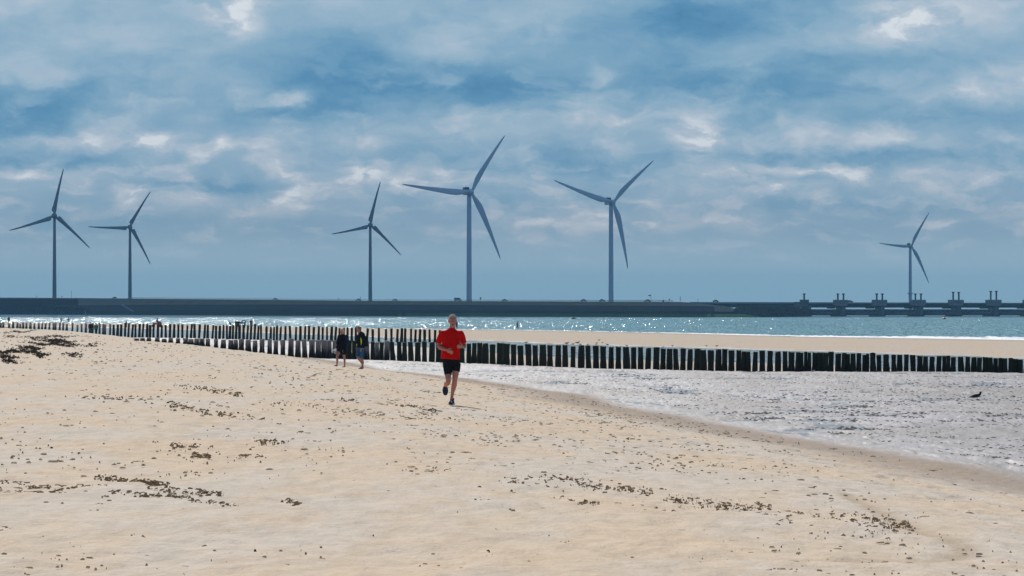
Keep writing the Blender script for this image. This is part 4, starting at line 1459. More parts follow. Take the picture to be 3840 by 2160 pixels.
def build_walker_woman():
    D = 150.0; s = D / F; u = s / 7.246
    x = (1200 + 560 / 7.246 - 1920) * s
    zg = ground_z(x, D)
    root = empty('person', (x, D, zg)); tag(root, 'blond woman walking in a long dark jacket holding her shoes', 'person')
    base = 1262.0
    J = lambda cx, cy, dep=0.0: ((cx - 560) * u, -dep, (base - cy) * u)
    k = u * (1262 - 205) / 1.66
    T_ = lambda cx, cy, dep, r: (*J(cx, cy, dep), r * k)
    bm = bmesh.new()
    hc = J(596, 302, .06); R = rotm(z=-.45)
    head(bm, hc, R, k * .98)
    limb(bm, [T_(600, 350, .02, .055), T_(603, 400, 0, .06)])
    tube(bm, [(*J(605, 390, 0), .10 * k, .07 * k), (*J(605, 420, 0), .16 * k, .09 * k), (*J(600, 560, 0), .15 * k, .10 * k), (*J(600, 700, 0), .15 * k, .11 * k), (*J(605, 820, 0), .14 * k, .11 * k)], 16)
    limb(bm, [T_(520, 430, .02, .05), T_(478, 560, .03, .045), T_(450, 690, .10, .035), T_(444, 745, .12, .026)])
    limb(bm, [T_(690, 440, 0, .05), T_(690, 590, -.03, .045), T_(655, 710, .04, .035), T_(632, 780, .10, .026)])
    hand(bm, J(444, 750, .12), (-.1, -.1, -1), (-.4, -.9, 0), (.6, -.3, .2), .6, k)
    hand(bm, J(632, 785, .10), (-.1, -.2, -1), (-.4, -.9, 0), (.6, .2, 0), .4, k)
    limb(bm, [T_(545, 800, .03, .085), T_(505, 880, .12, .072), T_(474, 960, .18, .058), T_(468, 1010, .17, .052), T_(474, 1060, .12, .055), T_(472, 1130, .06, .040), T_(462, 1195, .02, .032), T_(455, 1225, .04, .034)])
    limb(bm, [T_(640, 810, -.02, .085), T_(650, 900, -.04, .072), T_(655, 970, -.06, .056), T_(660, 1030, -.10, .054), T_(666, 1110, -.13, .044), T_(668, 1190, -.14, .031), T_(668, 1235, -.13, .034)])
    for a, b in (((466, 1228, .0), (395, 1222, .12)), ((672, 1248, -.14), (610, 1262, -.02))):
        limb(bm, [T_(*a, .034), (*[(p + q) / 2 for p, q in zip(J(*a), J(*b))], .034 * k), T_(*b, .024)], 10)
    fuse('body', bm, .012, SK2, root, smooth=3)
    jk = cloth('dark_jacket', (.010, .010, .014))
    bm = bmesh.new()
    tube(bm, [(*J(600, 372, 0), .07 * k, .065 * k), (*J(603, 400, 0), .15 * k, .09 * k), (*J(600, 440, 0), .185 * k, .12 * k), (*J(594, 600, 0), .185 * k, .13 * k), (*J(590, 740, 0), .20 * k, .14 * k), (*J(588, 862, 0), .215 * k, .15 * k)], 18)
    limb(bm, [T_(522, 425, .02, .068), T_(486, 560, .03, .060), T_(460, 680, .08, .052), T_(450, 728, .11, .042)])
    fuse('jacket', bm, .014, jk, root, smooth=6)
    bm = bmesh.new(); limb(bm, [T_(690, 432, 0, .068), T_(694, 590, -.03, .060), T_(668, 690, .02, .054), T_(640, 765, .09, .044)])
    fuse('sleeve', bm, .014, cloth('navy_sleeve', (.015, .028, .060)), root)
    bm = bmesh.new()
    tube(bm, [T_(545, 810, .04, .105), T_(515, 870, .10, .094)], 14); tube(bm, [T_(640, 810, -.02, .11), T_(650, 925, -.04, .10)], 14)
    fuse('shorts', bm, .014, BLACKC, root)
    bm = bmesh.new()
    c = Vector(hc)
    ball(bm, c + Vector((.014, .02, .045)) * k, (.098 * k, .106 * k, .096 * k), R, 16)
    limb(bm, [(*(c + Vector((.05, .04, .02)) * k), .06 * k), (*(c + Vector((.075, .05, -.06)) * k), .045 * k), (*(c + Vector((.08, .05, -.13)) * k), .02 * k)])
    done('hair', bm, simple('blond_hair', (.62, .40, .24), .7, .3, 40), root)
    bm = bmesh.new()
    ball(bm, J(722, 520, -.12), (.10 * k, .11 * k, .23 * k), None, 16); ball(bm, J(716, 600, -.12), (.10 * k, .12 * k, .14 * k), None, 14)
    o = fuse('backpack', bm, .015, cloth('navy_backpack', (.014, .030, .065)), None)
    o.location = root.location; tag(o, 'navy blue backpack on the back of the blond walker', 'backpack')
    # shoes carried in the hand
    for i, (cy, c_, lb) in enumerate([(815, (.75, .75, .75), 'white shoe of the pair the blond walker carries'), (872, (.35, .33, .30), 'dark shoe with pale rim the blond walker carries')]):
        bm = bmesh.new()
        ball(bm, J(408, cy, .18), (.085 * k, .05 * k, .045 * k), rotm(y=.7), 12); ball(bm, J(430, cy - 18, .18), (.05 * k, .045 * k, .05 * k), None, 12)
        o = fuse('carried_shoe', bm, .012, simple('shoe_white' if i == 0 else 'shoe_dark', c_, .6), None)
        o.location = root.location; tag(o, lb, 'shoe')


def build_walker_man():
    D = 149.0; s = D / F; u = s / 7.246
    x = (1200 + 1100 / 7.246 - 1920) * s
    zg = ground_z(x, D)
    root = empty('person', (x, D, zg)); tag(root, 'man in black and yellow jacket and denim shorts looking left', 'person')
    J = lambda cx, cy, dep=0.0: ((cx - 1100) * u, -dep, (1330 - cy) * u)
    k = u * (1330 - 150) / 1.80
    T_ = lambda cx, cy, dep, r: (*J(cx, cy, dep), r * k)
    bm = bmesh.new()
    hc = J(1052, 255, .05); R = rotm(z=-1.15)
    head(bm, hc, R, k * .98)
    limb(bm, [T_(1062, 310, .01, .06), T_(1080, 350, 0, .07)])
    tube(bm, [(*J(1090, 345, 0), .09 * k, .07 * k), (*J(1105, 375, 0), .15 * k, .11 * k), (*J(1115, 500, 0), .14 * k, .11 * k), (*J(1110, 650, 0), .13 * k, .11 * k), (*J(1100, 770, 0), .14 * k, .11 * k)], 16)
    limb(bm, [T_(1120, 400, .12, .05), T_(1165, 540, .14, .046), T_(1140, 680, .16, .036), T_(1122, 760, .18, .028)])
    limb(bm, [T_(1045, 400, -.10, .05), T_(1020, 540, -.08, .045), T_(1000, 670, -.02, .036), T_(990, 740, .0, .028)])
    hand(bm, J(1120, 765, .18), (0, -.1, -1), (-.6, -.7, 0), (-.5, .5, 0), .5, k)
    hand(bm, J(990, 745, 0), (0, -.1, -1), (-.6, -.7, 0), (.5, -.5, 0), .5, k)
    limb(bm, [T_(1140, 790, .05, .088), T_(1132, 900, .10, .074), T_(1118, 990, .14, .058), T_(1150, 1060, .08, .056), T_(1168, 1150, .04, .048), T_(1160, 1230, .0, .034), T_(1165, 1290, -.02, .036)])
    limb(bm, [T_(1050, 790, -.05, .088), T_(1030, 900, -.02, .074), T_(1020, 985, .0, .058), T_(1060, 1060, -.12, .054), T_(1100, 1120, -.22, .046), T_(1135, 1190, -.30, .034), T_(1150, 1225, -.33, .034)])
    limb(bm, [T_(1165, 1300, -.02, .036), T_(1110, 1308, .06, .034), T_(1050, 1312, .12, .024)], 10)
    limb(bm, [T_(1150, 1235, -.33, .034), T_(1120, 1268, -.28, .033), T_(1080, 1288, -.24, .024)], 10)
    fuse('body', bm, .012, SK2, root, smooth=3)
    bm = bmesh.new()
    tube(bm, [(*J(1068, 330, 0), .072 * k, .07 * k), (*J(1090, 352, 0), .12 * k, .09 * k), (*J(1110, 390, 0), .18 * k, .13 * k), (*J(1120, 500, 0), .175 * k, .14 * k), (*J(1112, 640, 0), .16 * k, .14 * k), (*J(1098, 742, 0), .17 * k, .14 * k)], 18)
    limb(bm, [T_(1120, 400, .12, .068), T_(1166, 540, .14, .060), T_(1146, 660, .16, .050), T_(1130, 735, .18, .040)])
    limb(bm, [T_(1045, 400, -.10, .066), T_(1018, 540, -.08, .058), T_(1000, 660, -.02, .048), T_(994, 715, .0, .04)])
    jk = fuse('jacket', bm, .014, cloth('black_softshell', (.012, .012, .016)), root, smooth=6)
    M_HV = cloth('neon_yellow_panel', (.55, .80, .02))
    bm = bmesh.new(); tube(bm, [(*J(1112, 455, .15), .012 * k, .02 * k), (*J(1126, 540, .175), .034 * k, .03 * k), (*J(1132, 620, .175), .026 * k, .03 * k), (*J(1120, 720, .165), .010 * k, .02 * k)], 10)
    done('side_panel', bm, M_HV, jk)
    bm = bmesh.new(); tube(bm, [T_(1004, 640, .045, .022), T_(1000, 700, .045, .020)], 10)
    done('cuff_panel', bm, M_HV, jk)
    bm = bmesh.new()
    tube(bm, [(*J(1098, 725, 0), .155 * k, .125 * k), (*J(1092, 800, 0), .16 * k, .13 * k), (*J(1092, 830, 0), .14 * k, .11 * k)], 16)
    tube(bm, [T_(1142, 790, .06, .098), T_(1132, 900, .10, .088), T_(1122, 1035, .13, .082)], 14)
    tube(bm, [T_(1048, 790, -.05, .098), T_(1030, 900, -.02, .088), T_(1022, 990, .0, .080)], 14)
    fuse('denim_shorts', bm, .014, cloth('denim', (.045, .12, .22)), root, smooth=4)
    bm = bmesh.new(); c = Vector(hc)
    ball(bm, c + Vector((.02, .015, .035)) * k, (.096 * k, .088 * k, .092 * k), None, 16)
    rr = random.Random(8)
    for i in range(26):
        a = rr.uniform(0, 6.28); p = c + Vector((.02 + .085 * math.cos(a), .08 * math.sin(a), .09 + rr.uniform(0, .03))) * k
        limb(bm, [(*p, .02 * k), (*(p + Vector((-.035, 0, .02)) * k), .006 * k)], 6)
    for v in list(bm.verts):
        p = (v.co - c) / k
        if p.x < -.045 and p.z < .055: v.select = True
    bmesh.ops.delete(bm, geom=[v for v in bm.verts if v.select], context='VERTS')
    done('hair', bm, simple('grey_brown_hair', (.16, .13, .11), .8, .4, 40), root)
    bm = bmesh.new()
    ball(bm, J(1222, 560, -.08), (.13 * k, .14 * k, .24 * k), rotm(y=-.18), 16); ball(bm, J(1235, 640, -.08), (.12 * k, .13 * k, .12 * k), None, 14)
    o = fuse('backpack', bm, .015, BLACKC, None); o.location = root.location
    tag(o, 'bulging black backpack worn by the man in denim shorts', 'backpack')
    bm = bmesh.new(); limb(bm, [T_(1185, 715, -.02, .03), T_(1250, 705, -.04, .035), T_(1330, 688, -.06, .022)])
    o = fuse('rolled_mat', bm, .014, cloth('grey_roll', (.05, .05, .055)), None); o.location = root.location
    tag(o, 'dark rolled bundle strapped under the black backpack', 'bundle')


build_walker_woman()
build_walker_man()


def far_person(px, foot_y, D, hgt, yaw, top, legs, label, pose='walk', sleeve=None, hair=(.08, .06, .05), skirt=False, z=None, broad=1.0, skin=None):
    x = (px - 1920) / F * D
    zg = ground_z(x, D) if z is None else z
    if zg < 0: zg = 0.0
    root = empty('person', (x, D, zg), yaw); tag(root, label, 'person')
    k = hgt / 1.75
    st = {'walk': .22, 'stand': .03, 'bend': .06, 'mid': .10}[pose]
    V = lambda a, b, c, r: (a * k, b * k, c * k, r * k)
    lean = .55 if pose == 'bend' else .0
    sh_y, sh_z = -lean * .55, 1.42 - lean * .35
    bm = bmesh.new()
    hc = Vector((0, sh_y - .08 * (1 + lean * 2), sh_z + .20 - lean * .12)) * k
    head(bm, hc, rotm(x=-lean), k)
    limb(bm, [V(0, sh_y, sh_z - .02, .06), (*(hc + Vector((0, .03, -.06)) * k), .052 * k)], 10)
    b_ = broad
    tube(bm, [(0, sh_y * k, (sh_z + .02) * k, .10 * k, .07 * k), (0, sh_y * k, (sh_z - .04) * k, .17 * k * b_, .10 * k), (0, sh_y * .6 * k, (sh_z * .5 + .55) * k, .15 * k * b_, .11 * k), (0, 0, .92 * k, .155 * k * b_, .12 * k), (0, 0, .84 * k, .13 * k * b_, .10 * k)], 14)
    for sx, ph in ((-1, 1), (1, -1)):
        ax = sx * .20 * b_
        limb(bm, [V(ax, sh_y, sh_z - .05, .05), V(ax + sx * .05, sh_y + .06 * ph, sh_z - .33, .042), V(ax + sx * .04, sh_y - .08 + st * .5 * ph, sh_z - .58, .028)], 10)
        hand(bm, Vector((ax + sx * .04, sh_y - .08 + st * .5 * ph, sh_z - .59)) * k, (0, -.2, -1), (0, -1, .1), (-sx, 0, 0), .5, k)
        limb(bm, [V(sx * .09, 0, .88, .085), V(sx * .09, -st * .6 * ph - .02, .50, .055), V(sx * .09, -st * ph + .04, .12, .034), V(sx * .09, -st * ph + .03, .05, .034), V(sx * .09, -st * ph - .15, .03, .026)], 10)
    fuse('body', bm, .018 if D < 600 else .022, skin or SK2, root, smooth=2)
    # top
    bm = bmesh.new()
    tube(bm, [(0, sh_y * k, (sh_z + .04) * k, .08 * k, .07 * k), (0, sh_y * k, (sh_z - .03) * k, .195 * k * b_, .12 * k), (0, sh_y * .6 * k, (sh_z * .5 + .55) * k, .185 * k * b_, .14 * k), (0, 0, .86 * k, .20 * k * b_, .15 * k)], 14)
    for sx, ph in ((-1, 1), (1, -1)):
        ax = sx * .20 * b_
        limb(bm, [V(ax, sh_y, sh_z - .05, .068), V(ax + sx * .05, sh_y + .06 * ph, sh_z - .33, .056)] + ([V(ax + sx * .04, sh_y - .06 + st * .5 * ph, sh_z - .53, .045)] if sleeve != 'short' else []), 10)
    fuse('jacket' if sleeve != 'short' else 'shirt', bm, .022, top, root, smooth=3)
    bm = bmesh.new()
    if skirt:
        tube(bm, [(0, 0, .92 * k, .16 * k, .13 * k), (0, 0, .45 * k, .24 * k, .2 * k)], 14)
    else:
        tube(bm, [(0, 0, .93 * k, .17 * k * b_, .13 * k), (0, 0, .80 * k, .17 * k * b_, .13 * k)], 14)
        for sx, ph in ((-1, 1), (1, -1)):
            limb(bm, [V(sx * .09, 0, .86, .098), V(sx * .09, -st * .6 * ph - .02, .50, .072), V(sx * .09, -st * ph + .04, .14, .055)], 10)
    fuse('skirt' if skirt else 'trousers', bm, .022, legs, root, smooth=2)
    bm = bmesh.new(); ball(bm, hc + Vector((0, .022, .035)) * k, (.086 * k, .10 * k, .092 * k), None, 12)
    for v in list(bm.verts):
        p = (v.co - hc) / k
        if p.y < -.05 and p.z < .06: v.select = True
    bmesh.ops.delete(bm, geom=[v for v in bm.verts if v.select], context='VERTS')
    done('hair', bm, simple('far_hair', (*hair, 1), .8, .2, 30), root)
    return root


C_DK = cloth('dark_navy_cloth', (.018, .022, .035)); C_BL = cloth('blue_cloth', (.03, .06, .11)); C_GN = cloth('green_shirt_cloth', (.02, .21, .11), trans=.1)
C_PU = cloth('plum_sweater', (.040, .012, .022)); C_JN = cloth('faded_jeans', (.05, .09, .14)); C_RD = cloth('dark_red_cloth', (.24, .02, .03)); C_GR = cloth('grey_cloth', (.10, .11, .13))
far_person(340, 1246, 493, 1.80, .25, C_PU, C_JN, 'red haired person in dark plum sweater and jeans, left of the couple', 'mid', hair=(.16, .05, .03), broad=1.12)
far_person(360.5, 1246, 492, 1.72, -.15, C_GN, C_DK, 'person in a green shirt and dark trousers, right of the couple', 'mid', sleeve='short', hair=(.05, .035, .03), broad=1.1)
far_person(33, 1211, 900, 1.85, .2, C_BL, C_GR, 'person in a blue jacket at the far left above the posts', 'mid')
far_person(229.5, 1209, 1040, 1.72, 1.2, C_DK, C_DK, 'left one of two dark figures at the water edge', 'walk')
far_person(255.5, 1209, 1045, 1.75, .5, C_BL, C_DK, 'right one of two dark figures at the water edge', 'walk')
far_person(475, 1224, 745, 1.52, -1.2, C_GR, C_GR, 'slim grey child standing sideways at the water behind the posts', 'stand')
far_person(1940, 1236, 765, 1.80, 1.45, C_DK, C_DK, 'lone dark figure walking along the sand bar right of the runner', 'walk')
far_person(1712.5, 1240, 800, 1.75, -.5, C_BL, C_DK, 'far figure in blue partly hidden by the shoulder of the runner', 'stand')
far_person(864, 1231, 700, 1.45, -1.3, C_BL, C_DK, 'person in blue bending forward behind the farther posts', 'bend')
far_person(883.5, 1231, 700, 1.50, 1.5, cloth('dark_green_cloth', (.02, .09, .07)), C_DK, 'person in dark green standing between the bending one and the red one', 'stand')
far_person(941.5, 1231, 700, 1.62, .4, C_RD, C_DK, 'person in a dark red coat behind the farther posts', 'stand', skirt=True)


# ------------------------------------------------------------------ red quad bike with its rider, and beach gear
def build_quad():
    x, D, zg = at(589, 740)
    root = empty('quad_bike', (x, D, zg), .18); tag(root, 'red quad bike with wide wheels parked behind the farther posts', 'quad bike')
    red = simple('red_plastic', (.35, .02, .03), .35, .1, 3)
    bm = bmesh.new()
    box(bm, -.85, .95, -.35, .35, .55, .85, taper=.06); box(bm, .05, .85, -.33, .33, .85, 1.15, taper=.1); box(bm, -.95, -.25, -.42, .42, .82, .98, taper=.05)
    bmesh.ops.bevel(bm, geom=list(bm.edges), offset=.04, segments=2, affect='EDGES')
    done('body', bm, red, root)
    for wx in (-.72, .72):
        for wy in (-.48, .48):
            bm = bmesh.new(); lathe(bm, [(.12, wy - .14), (.28, wy - .14), (.31, wy - .06), (.31, wy + .06), (.28, wy + .14), (.12, wy + .14)], 18, 'Y', off=(wx, 0, .31))
            w = done('wheel', bm, M_TYRE, root)
        bm = bmesh.new(); lathe(bm, [(.05, -.5), (.05, .5)], 8, 'Y', off=(wx, 0, .31)); done('axle', bm, M_STEEL, root)
    bm = bmesh.new(); box(bm, .55, .95, -.30, .30, 1.18, 1.34, taper=.06); done('front_rack', bm, simple('rack_pale', (.6, .55, .5), .5), root)
    bm = bmesh.new(); box(bm, -.5, .15, -.16, .16, .9, 1.03, taper=.03); done('seat', bm, M_TYRE, root)
    bm = bmesh.new(); tube(bm, [(.35, -.38, 1.28, .02), (.42, 0, 1.2, .025), (.35, .38, 1.28, .02)], 8); tube(bm, [(.42, 0, 1.2, .03), (.6, 0, .8, .03)], 8); done('handlebar', bm, M_TYRE, root)
    bm = bmesh.new(); lathe(bm, [(.02, -.05), (.11, -.03), (.11, .03), (.02, .05)], 12, 'X', off=(.98, 0, 1.0)); done('headlight', bm, simple('lamp_glass', (.7, .6, .55), .2), root)
    # rider sitting on it
    r = empty('person', (x - .02, D - .05, zg), 1.5); tag(r, 'rider in dark clothes sitting on the red quad bike', 'person')
    V = lambda a, b, c, q: (a, b, c, q)
    bm = bmesh.new(); hc = (0, -.12, 1.66); head(bm, hc, rotm(), 1.0)
    limb(bm, [V(0, -.06, 1.45, .06), V(0, -.1, 1.58, .05)])
    tube(bm, [(0, -.06, 1.5, .10, .08), (0, -.05, 1.42, .18, .11), (0, 0, 1.2, .16, .11), (0, .03, 1.0, .17, .13)], 14)
    for sx in (-1, 1):
        limb(bm, [V(.2 * sx, -.05, 1.40, .05), V(.3 * sx, -.2, 1.2, .042), V(.3 * sx, -.38, 1.26, .03)])
        hand(bm, (.3 * sx, -.39, 1.26), (0, -1, .1), (-sx, 0, .2), (0, 0, -1), .9, 1.0)
        limb(bm, [V(.12 * sx, .02, 1.02, .09), V(.28 * sx, -.35, .98, .065), V(.34 * sx, -.30, .55, .04), V(.34 * sx, -.38, .48, .035)])
    fuse('body', bm, .02, SK2, r)
    bm = bmesh.new()
    tube(bm, [(0, -.06, 1.53, .09, .08), (0, -.05, 1.44, .21, .14), (0, 0, 1.2, .20, .15), (0, .03, .98, .20, .16)], 14)
    for sx in (-1, 1): limb(bm, [V(.2 * sx, -.05, 1.40, .07), V(.3 * sx, -.2, 1.2, .06), V(.3 * sx, -.34, 1.25, .045)])
    fuse('jacket', bm, .022, C_DK, r)
    bm = bmesh.new()
    for sx in (-1, 1): limb(bm, [V(.12 * sx, .02, 1.0, .11), V(.28 * sx, -.35, .97, .085), V(.34 * sx, -.30, .60, .06)])
    fuse('trousers', bm, .022, C_DK, r)
    bm = bmesh.new(); ball(bm, (0, -.09, 1.71), (.12, .14, .13), None, 14); done('helmet', bm, simple('helmet_dark', (.03, .03, .03), .3), r)


build_quad()
x, D, zg = at(893, 695)
bm = bmesh.new()
for dx, dz, r_ in ((-.3, .9, .3), (0, 1.0, .28), (.3, .95, .24), (.6, .88, .16), (-.1, .5, .42)): ball(bm, (dx, 0, dz), (r_, .25, r_ * .8), None, 12)
tag(fuse('folded_kite', bm, .03, C_DK, None, (x, D, zg)), 'dark lumpy folded kite on the sand behind the posts', 'kite')
x, D, zg = at(914, 695)
bm = bmesh.new()
ring = [(.30 * math.cos(a) * 1.2, 0, 1.12 + .26 * math.sin(a), .09) for a in np.linspace(0, 2 * math.pi, 20)]
tube(bm, ring, 10, cap=False); limb(bm, [(.2, 0, .95, .1), (.24, 0, .4, .12), (.2, 0, .05, .1)])
tag(fuse('swim_ring', bm, .03, BLACKC, None, (x, D, zg)), 'black swim ring propped upright behind the farther posts', 'swim ring')

# on the water
p = Vector(((3540 - 1920) / F * 1660, 1660, 0))
root = empty('buoy', p); tag(root, 'orange buoy floating before the barrier piers', 'buoy')
bm = bmesh.new(); lathe(bm, [(.3, -.4), (.95, -.1), (1.05, .25), (.8, .55), (.35, .75)], 18); done('float', bm, simple('orange_buoy', (.55, .13, .03), .5), root)
bm = bmesh.new(); tube(bm, [(0, 0, .7, .12), (0, 0, 1.5, .05)], 8); done('top_post', bm, simple('orange_post', (.45, .10, .03), .5), root)
p = Vector(((2150 - 1920) / F * 1700, 1700, .1))
root = empty('dinghy', p); tag(root, 'small dark dinghy on the water right of the lone figure', 'boat')
bm = bmesh.new(); tube(bm, [(-1.15, 0, .35, .08, .2), (-.9, 0, .28, .3, .5), (0, 0, .2, .36, .65), (.8, 0, .25, .32, .5), (1.15, 0, .42, .08, .15)], 12); done('hull', bm, simple('hull_dark', (.025, .025, .03), .5), root)
bm = bmesh.new(); box(bm, -.4, .4, -.3, .3, .45, .85, taper=.12); done('cabin', bm, simple('cabin_dark', (.05, .04, .045), .5), root)
bm = bmesh.new(); box(bm, -.2, .1, -.1, .1, .85, 1.15); done('engine_hood', bm, simple('hood_grey', (.3, .3, .32), .5), root)
p = Vector(((321 - 1920) / F * 2560, 2560, .1))
root = empty('windsurfer', p); tag(root, 'tan sail of a windsurfer close to the dike at the left', 'windsurfer')
bm = bmesh.new(); tube(bm, [(-1.3, 0, .1, .05, .1), (-.6, 0, .1, .12, .35), (.8, 0, .1, .12, .35), (1.4, 0, .15, .04, .1)], 10); done('board', bm, simple('board_tan', (.5, .35, .25), .5), root)
bm = bmesh.new()
sl = [(-.15, .3), (-.55, 3.9), (-.35, 4.1), (.1, 2.8), (.5, 1.2), (1.1, .6)]
A = [bm.verts.new((a, -.04, b)) for a, b in sl]; B = [bm.verts.new((a, .04, b)) for a, b in sl]
bm.faces.new(A); bm.faces.new(B)
for k_ in range(6): bm.faces.new((A[k_], A[(k_ + 1) % 6], B[(k_ + 1) % 6], B[k_]))
done('sail', bm, simple('sail_tan', (.50, .36, .24), .7), root, smooth=False)


# ------------------------------------------------------------------ birds
def gull_parts(dark=False):
    bodyc = (.10, .095, .10) if not dark else (.028, .025, .026)
    mb = simple('gull_grey' if not dark else 'brown_gull_plumage', bodyc if dark else (.22, .22, .23), .8, .35, 14)
    return mb


M_GULL = gull_parts(); M_GULLW = simple('gull_white', (.75, .75, .76), .8, .06, 10); M_BEAK = simple('beak', (.12, .09, .05), .5); M_LEG = simple('bird_leg', (.20, .13, .09), .7)
M_BROWN = gull_parts(True)


def make_bird(mat, wing_mat, label, pitch=0.0):
    """built facing +X, feet at the origin, about 0.45 m long"""
    root = empty('gull', (0, 0, 0)); tag(root, label, 'bird', 'gulls on the bar and the posts')
    M = Matrix.Translation((0, 0, .12)) @ Matrix.Rotation(-pitch, 4, 'Y') @ Matrix.Translation((0, 0, .07))
    q = lambda x, y, z: tuple(M @ Vector((x, y, z)))
    bm = bmesh.new()
    tube(bm, [(*q(-.22, 0, .00), .012, .02), (*q(-.14, 0, .00), .045, .05), (*q(-.04, 0, 0), .068, .07), (*q(.07, 0, .015), .066, .066), (*q(.13, 0, .05), .042, .042), (*q(.155, 0, .09), .034, .034)], 14)
    ball(bm, q(.165, 0, .115), (.044, .036, .036), None, 12)
    for p_, r_ in ((q(-.04, 0, 0), .066), (q(.07, 0, .015), .062), (q(.14, 0, .06), .038)): ball(bm, p_, r_, seg=12)
    fuse('body', bm, .009, mat, root, smooth=2)
    for sy in (-1, 1):
        bm = bmesh.new()
        tube(bm, [(*q(.08, .055 * sy, .035), .04, .012), (*q(-.04, .066 * sy, .03), .052, .012), (*q(-.16, .045 * sy, .018), .03, .01), (*q(-.27, .02 * sy, .01), .008, .005)], 10)
        done('wing', bm, wing_mat, root)
        bm = bmesh.new()
        a = q(.0, .03 * sy, -.05); tube(bm, [(*a, .008), (a[0] + .01, .03 * sy, .06, .006), (.02, .03 * sy, .01, .006), (.06, .03 * sy, .004, .007)], 6)
        done('leg', bm, M_LEG, root)
    bm = bmesh.new(); tube(bm, [(*q(.195, 0, .115), .013), (*q(.235, 0, .110), .008), (*q(.25, 0, .102), .002)], 8); done('beak', bm, M_BEAK, root)
    return root


g_dark = make_bird(M_GULL, M_GULL, 'x'); g_white = make_bird(M_GULLW, M_GULL, 'x')
# the dark bird strutting on the wet flat
x, D, zg = hit(3664, 1503)
gb = make_bird(M_BROWN, M_BROWN, 'dark brown bird leaning forward on the rippled wet flat', .26)
gb['group'] = 'gulls on the bar and the posts'; del gb['group']
gb.location = (x, D, zg + .01); sc_ = 55 / F * D / .50; gb.scale = (sc_ * 1.05, sc_, sc_ * .82)


def post_top(row, px):
    return min(POSTS[row], key=lambda p: abs(p[0] - px))


BIRDS = [  # px, foot row, white?, facing right?, size px, label, perch row
    (2126, 1295, 0, 1, 18, 'grey gull at the pool edge, leftmost of a loose line of four', 0), (2149.5, 1297, 0, 1, 13, 'smaller grey gull just left of the long tailed one', 0),
    (2166, 1294, 0, 1, 18, 'long tailed grey gull third in the line at the pool edge', 0), (2176, 1297, 0, 0, 12, 'short grey gull facing left at the end of the line', 0),
    (2204, 1297, 0, 1, 10, 'upright gull alone just right of the line of four', 0), (2238, 1291, 0, 1, 11, 'left gull of the three forming a triangle on the bar', 0),
    (2246.5, 1280, 0, 1, 11, 'top gull of the triangle, farthest up the sand bar', 0), (2259, 1289, 0, 0, 9, 'right gull of the triangle, slim and upright', 0),
    (2277, 1297, 0, 0, 14, 'plump gull with pale back right of the triangle', 0), (2522, 1303, 1, 1, 12, 'pale gull standing on the bar behind the post cluster', 0),
    (2649, 1301, 0, 1, 10, 'small gull on the bar, left of the rightmost one', 0), (2688, 1303, 0, 1, 13, 'rightmost dark gull standing on the sand bar', 0),
    (2078, 1308, 1, 0, 12, 'white gull in the pool seen through a gap of the nearer groyne', 0), (1912, 1303, 0, 1, 9, 'small gull in the pool seen between two algae covered posts', 0),
    (3048, 1399, 1, 1, 16, 'white gull at the foot of the nearer groyne far right', 0), (1431, 1276, 1, 1, 11, 'white gull in the pool behind the walkers, left of its dark mate', 0),
    (1475, 1276, 0, 1, 12, 'dark gull in the pool right of the white one behind the walkers', 0), (997, 1281, 1, 0, 12, 'white gull wading below the broken posts', 0),
    (944, 1284, 0, 1, 8, 'tiny gull between weathered posts left of the white wader', 0), (1973, 1292, 0, 1, 14, 'low gull in the pool directly below the lone walking figure', 0),
    (1025, 0, 0, 0, 7, 'small bird perched on a broken post of the farther groyne', 2), (1143, 0, 0, 1, 11, 'bird perched on a post of the farther groyne left of the walkers', 2),
    (2350, 0, 0, 0, 12, 'gull perched on a post of the nearer groyne, left of the other percher', 1), (2486, 0, 0, 1, 11, 'gull perched on a thick cluster of the nearer groyne posts', 1),
    (2222, 0, 0, 1, 9, 'small bird perched on the nearer groyne below the triangle of gulls', 1)]
used_g = set()
for px, fy, wh, rt, sz, lb, perch in BIRDS:
    src = g_white if wh else g_dark
    if wh not in used_g:
        o = src; used_g.add(wh)
    else:
        o = copy_tree(src)
    if perch:
        _, x, D, z = post_top(perch, px); z += .01
    else:
        x, D, z = hit(px, fy)
        if D < 480 and z < .45: z = .40
    s_ = sz / F * D / .47
    o.location = (x, D, z); o.scale = (s_, s_, s_)
    o.rotation_euler = (0, 0, (.25 if rt else math.pi - .3))
    o['label'] = lb


# ------------------------------------------------------------------ seaweed and sand litter
M_WEED = simple('seaweed', (.075, .045, .026), .6, .6, 6, spec=.3)
M_CLOD = simple('sand_clod', (.62, .45, .27), .95, .3, 12, spec=.05)
M_CLODD = simple('damp_sand_footprint_shade', (.34, .235, .13), .95, .35, 12, spec=.05)  # damp sand; in the debris its dark tone stands in for footprint shadows


def ribbon(bm, rr, x, y, z, L, w, hgt):
    a = rr.uniform(-.5, .5) if rr.random() < .8 else rr.uniform(0, 6.28)
    n = 5
    prev = None
    ph = rr.uniform(0, 6)
    for k in range(n + 1):
        f = k / n
        px_ = x + math.cos(a) * (f - .5) * L + rr.uniform(-.02, .02); py_ = y + math.sin(a) * (f - .5) * L * .8 + .04 * math.sin(ph + f * 6)
        pz = z + hgt * math.sin(f * math.pi) * (.6 + .4 * math.sin(ph + f * 5)) + rr.uniform(0, .02)
        ww = w * (1 - .6 * abs(f - .5))
        cur = (bm.verts.new((px_, py_, pz - .004)), bm.verts.new((px_ + rr.uniform(-.01, .01), py_ + .3 * ww, pz + ww)), bm.verts.new((px_, py_ + .6 * ww, pz)))
        if prev:
            for i in range(3): bm.faces.new((prev[i], prev[(i + 1) % 3], cur[(i + 1) % 3], cur[i]))
        else: bm.faces.new(cur)
        prev = cur
    bm.faces.new(prev)


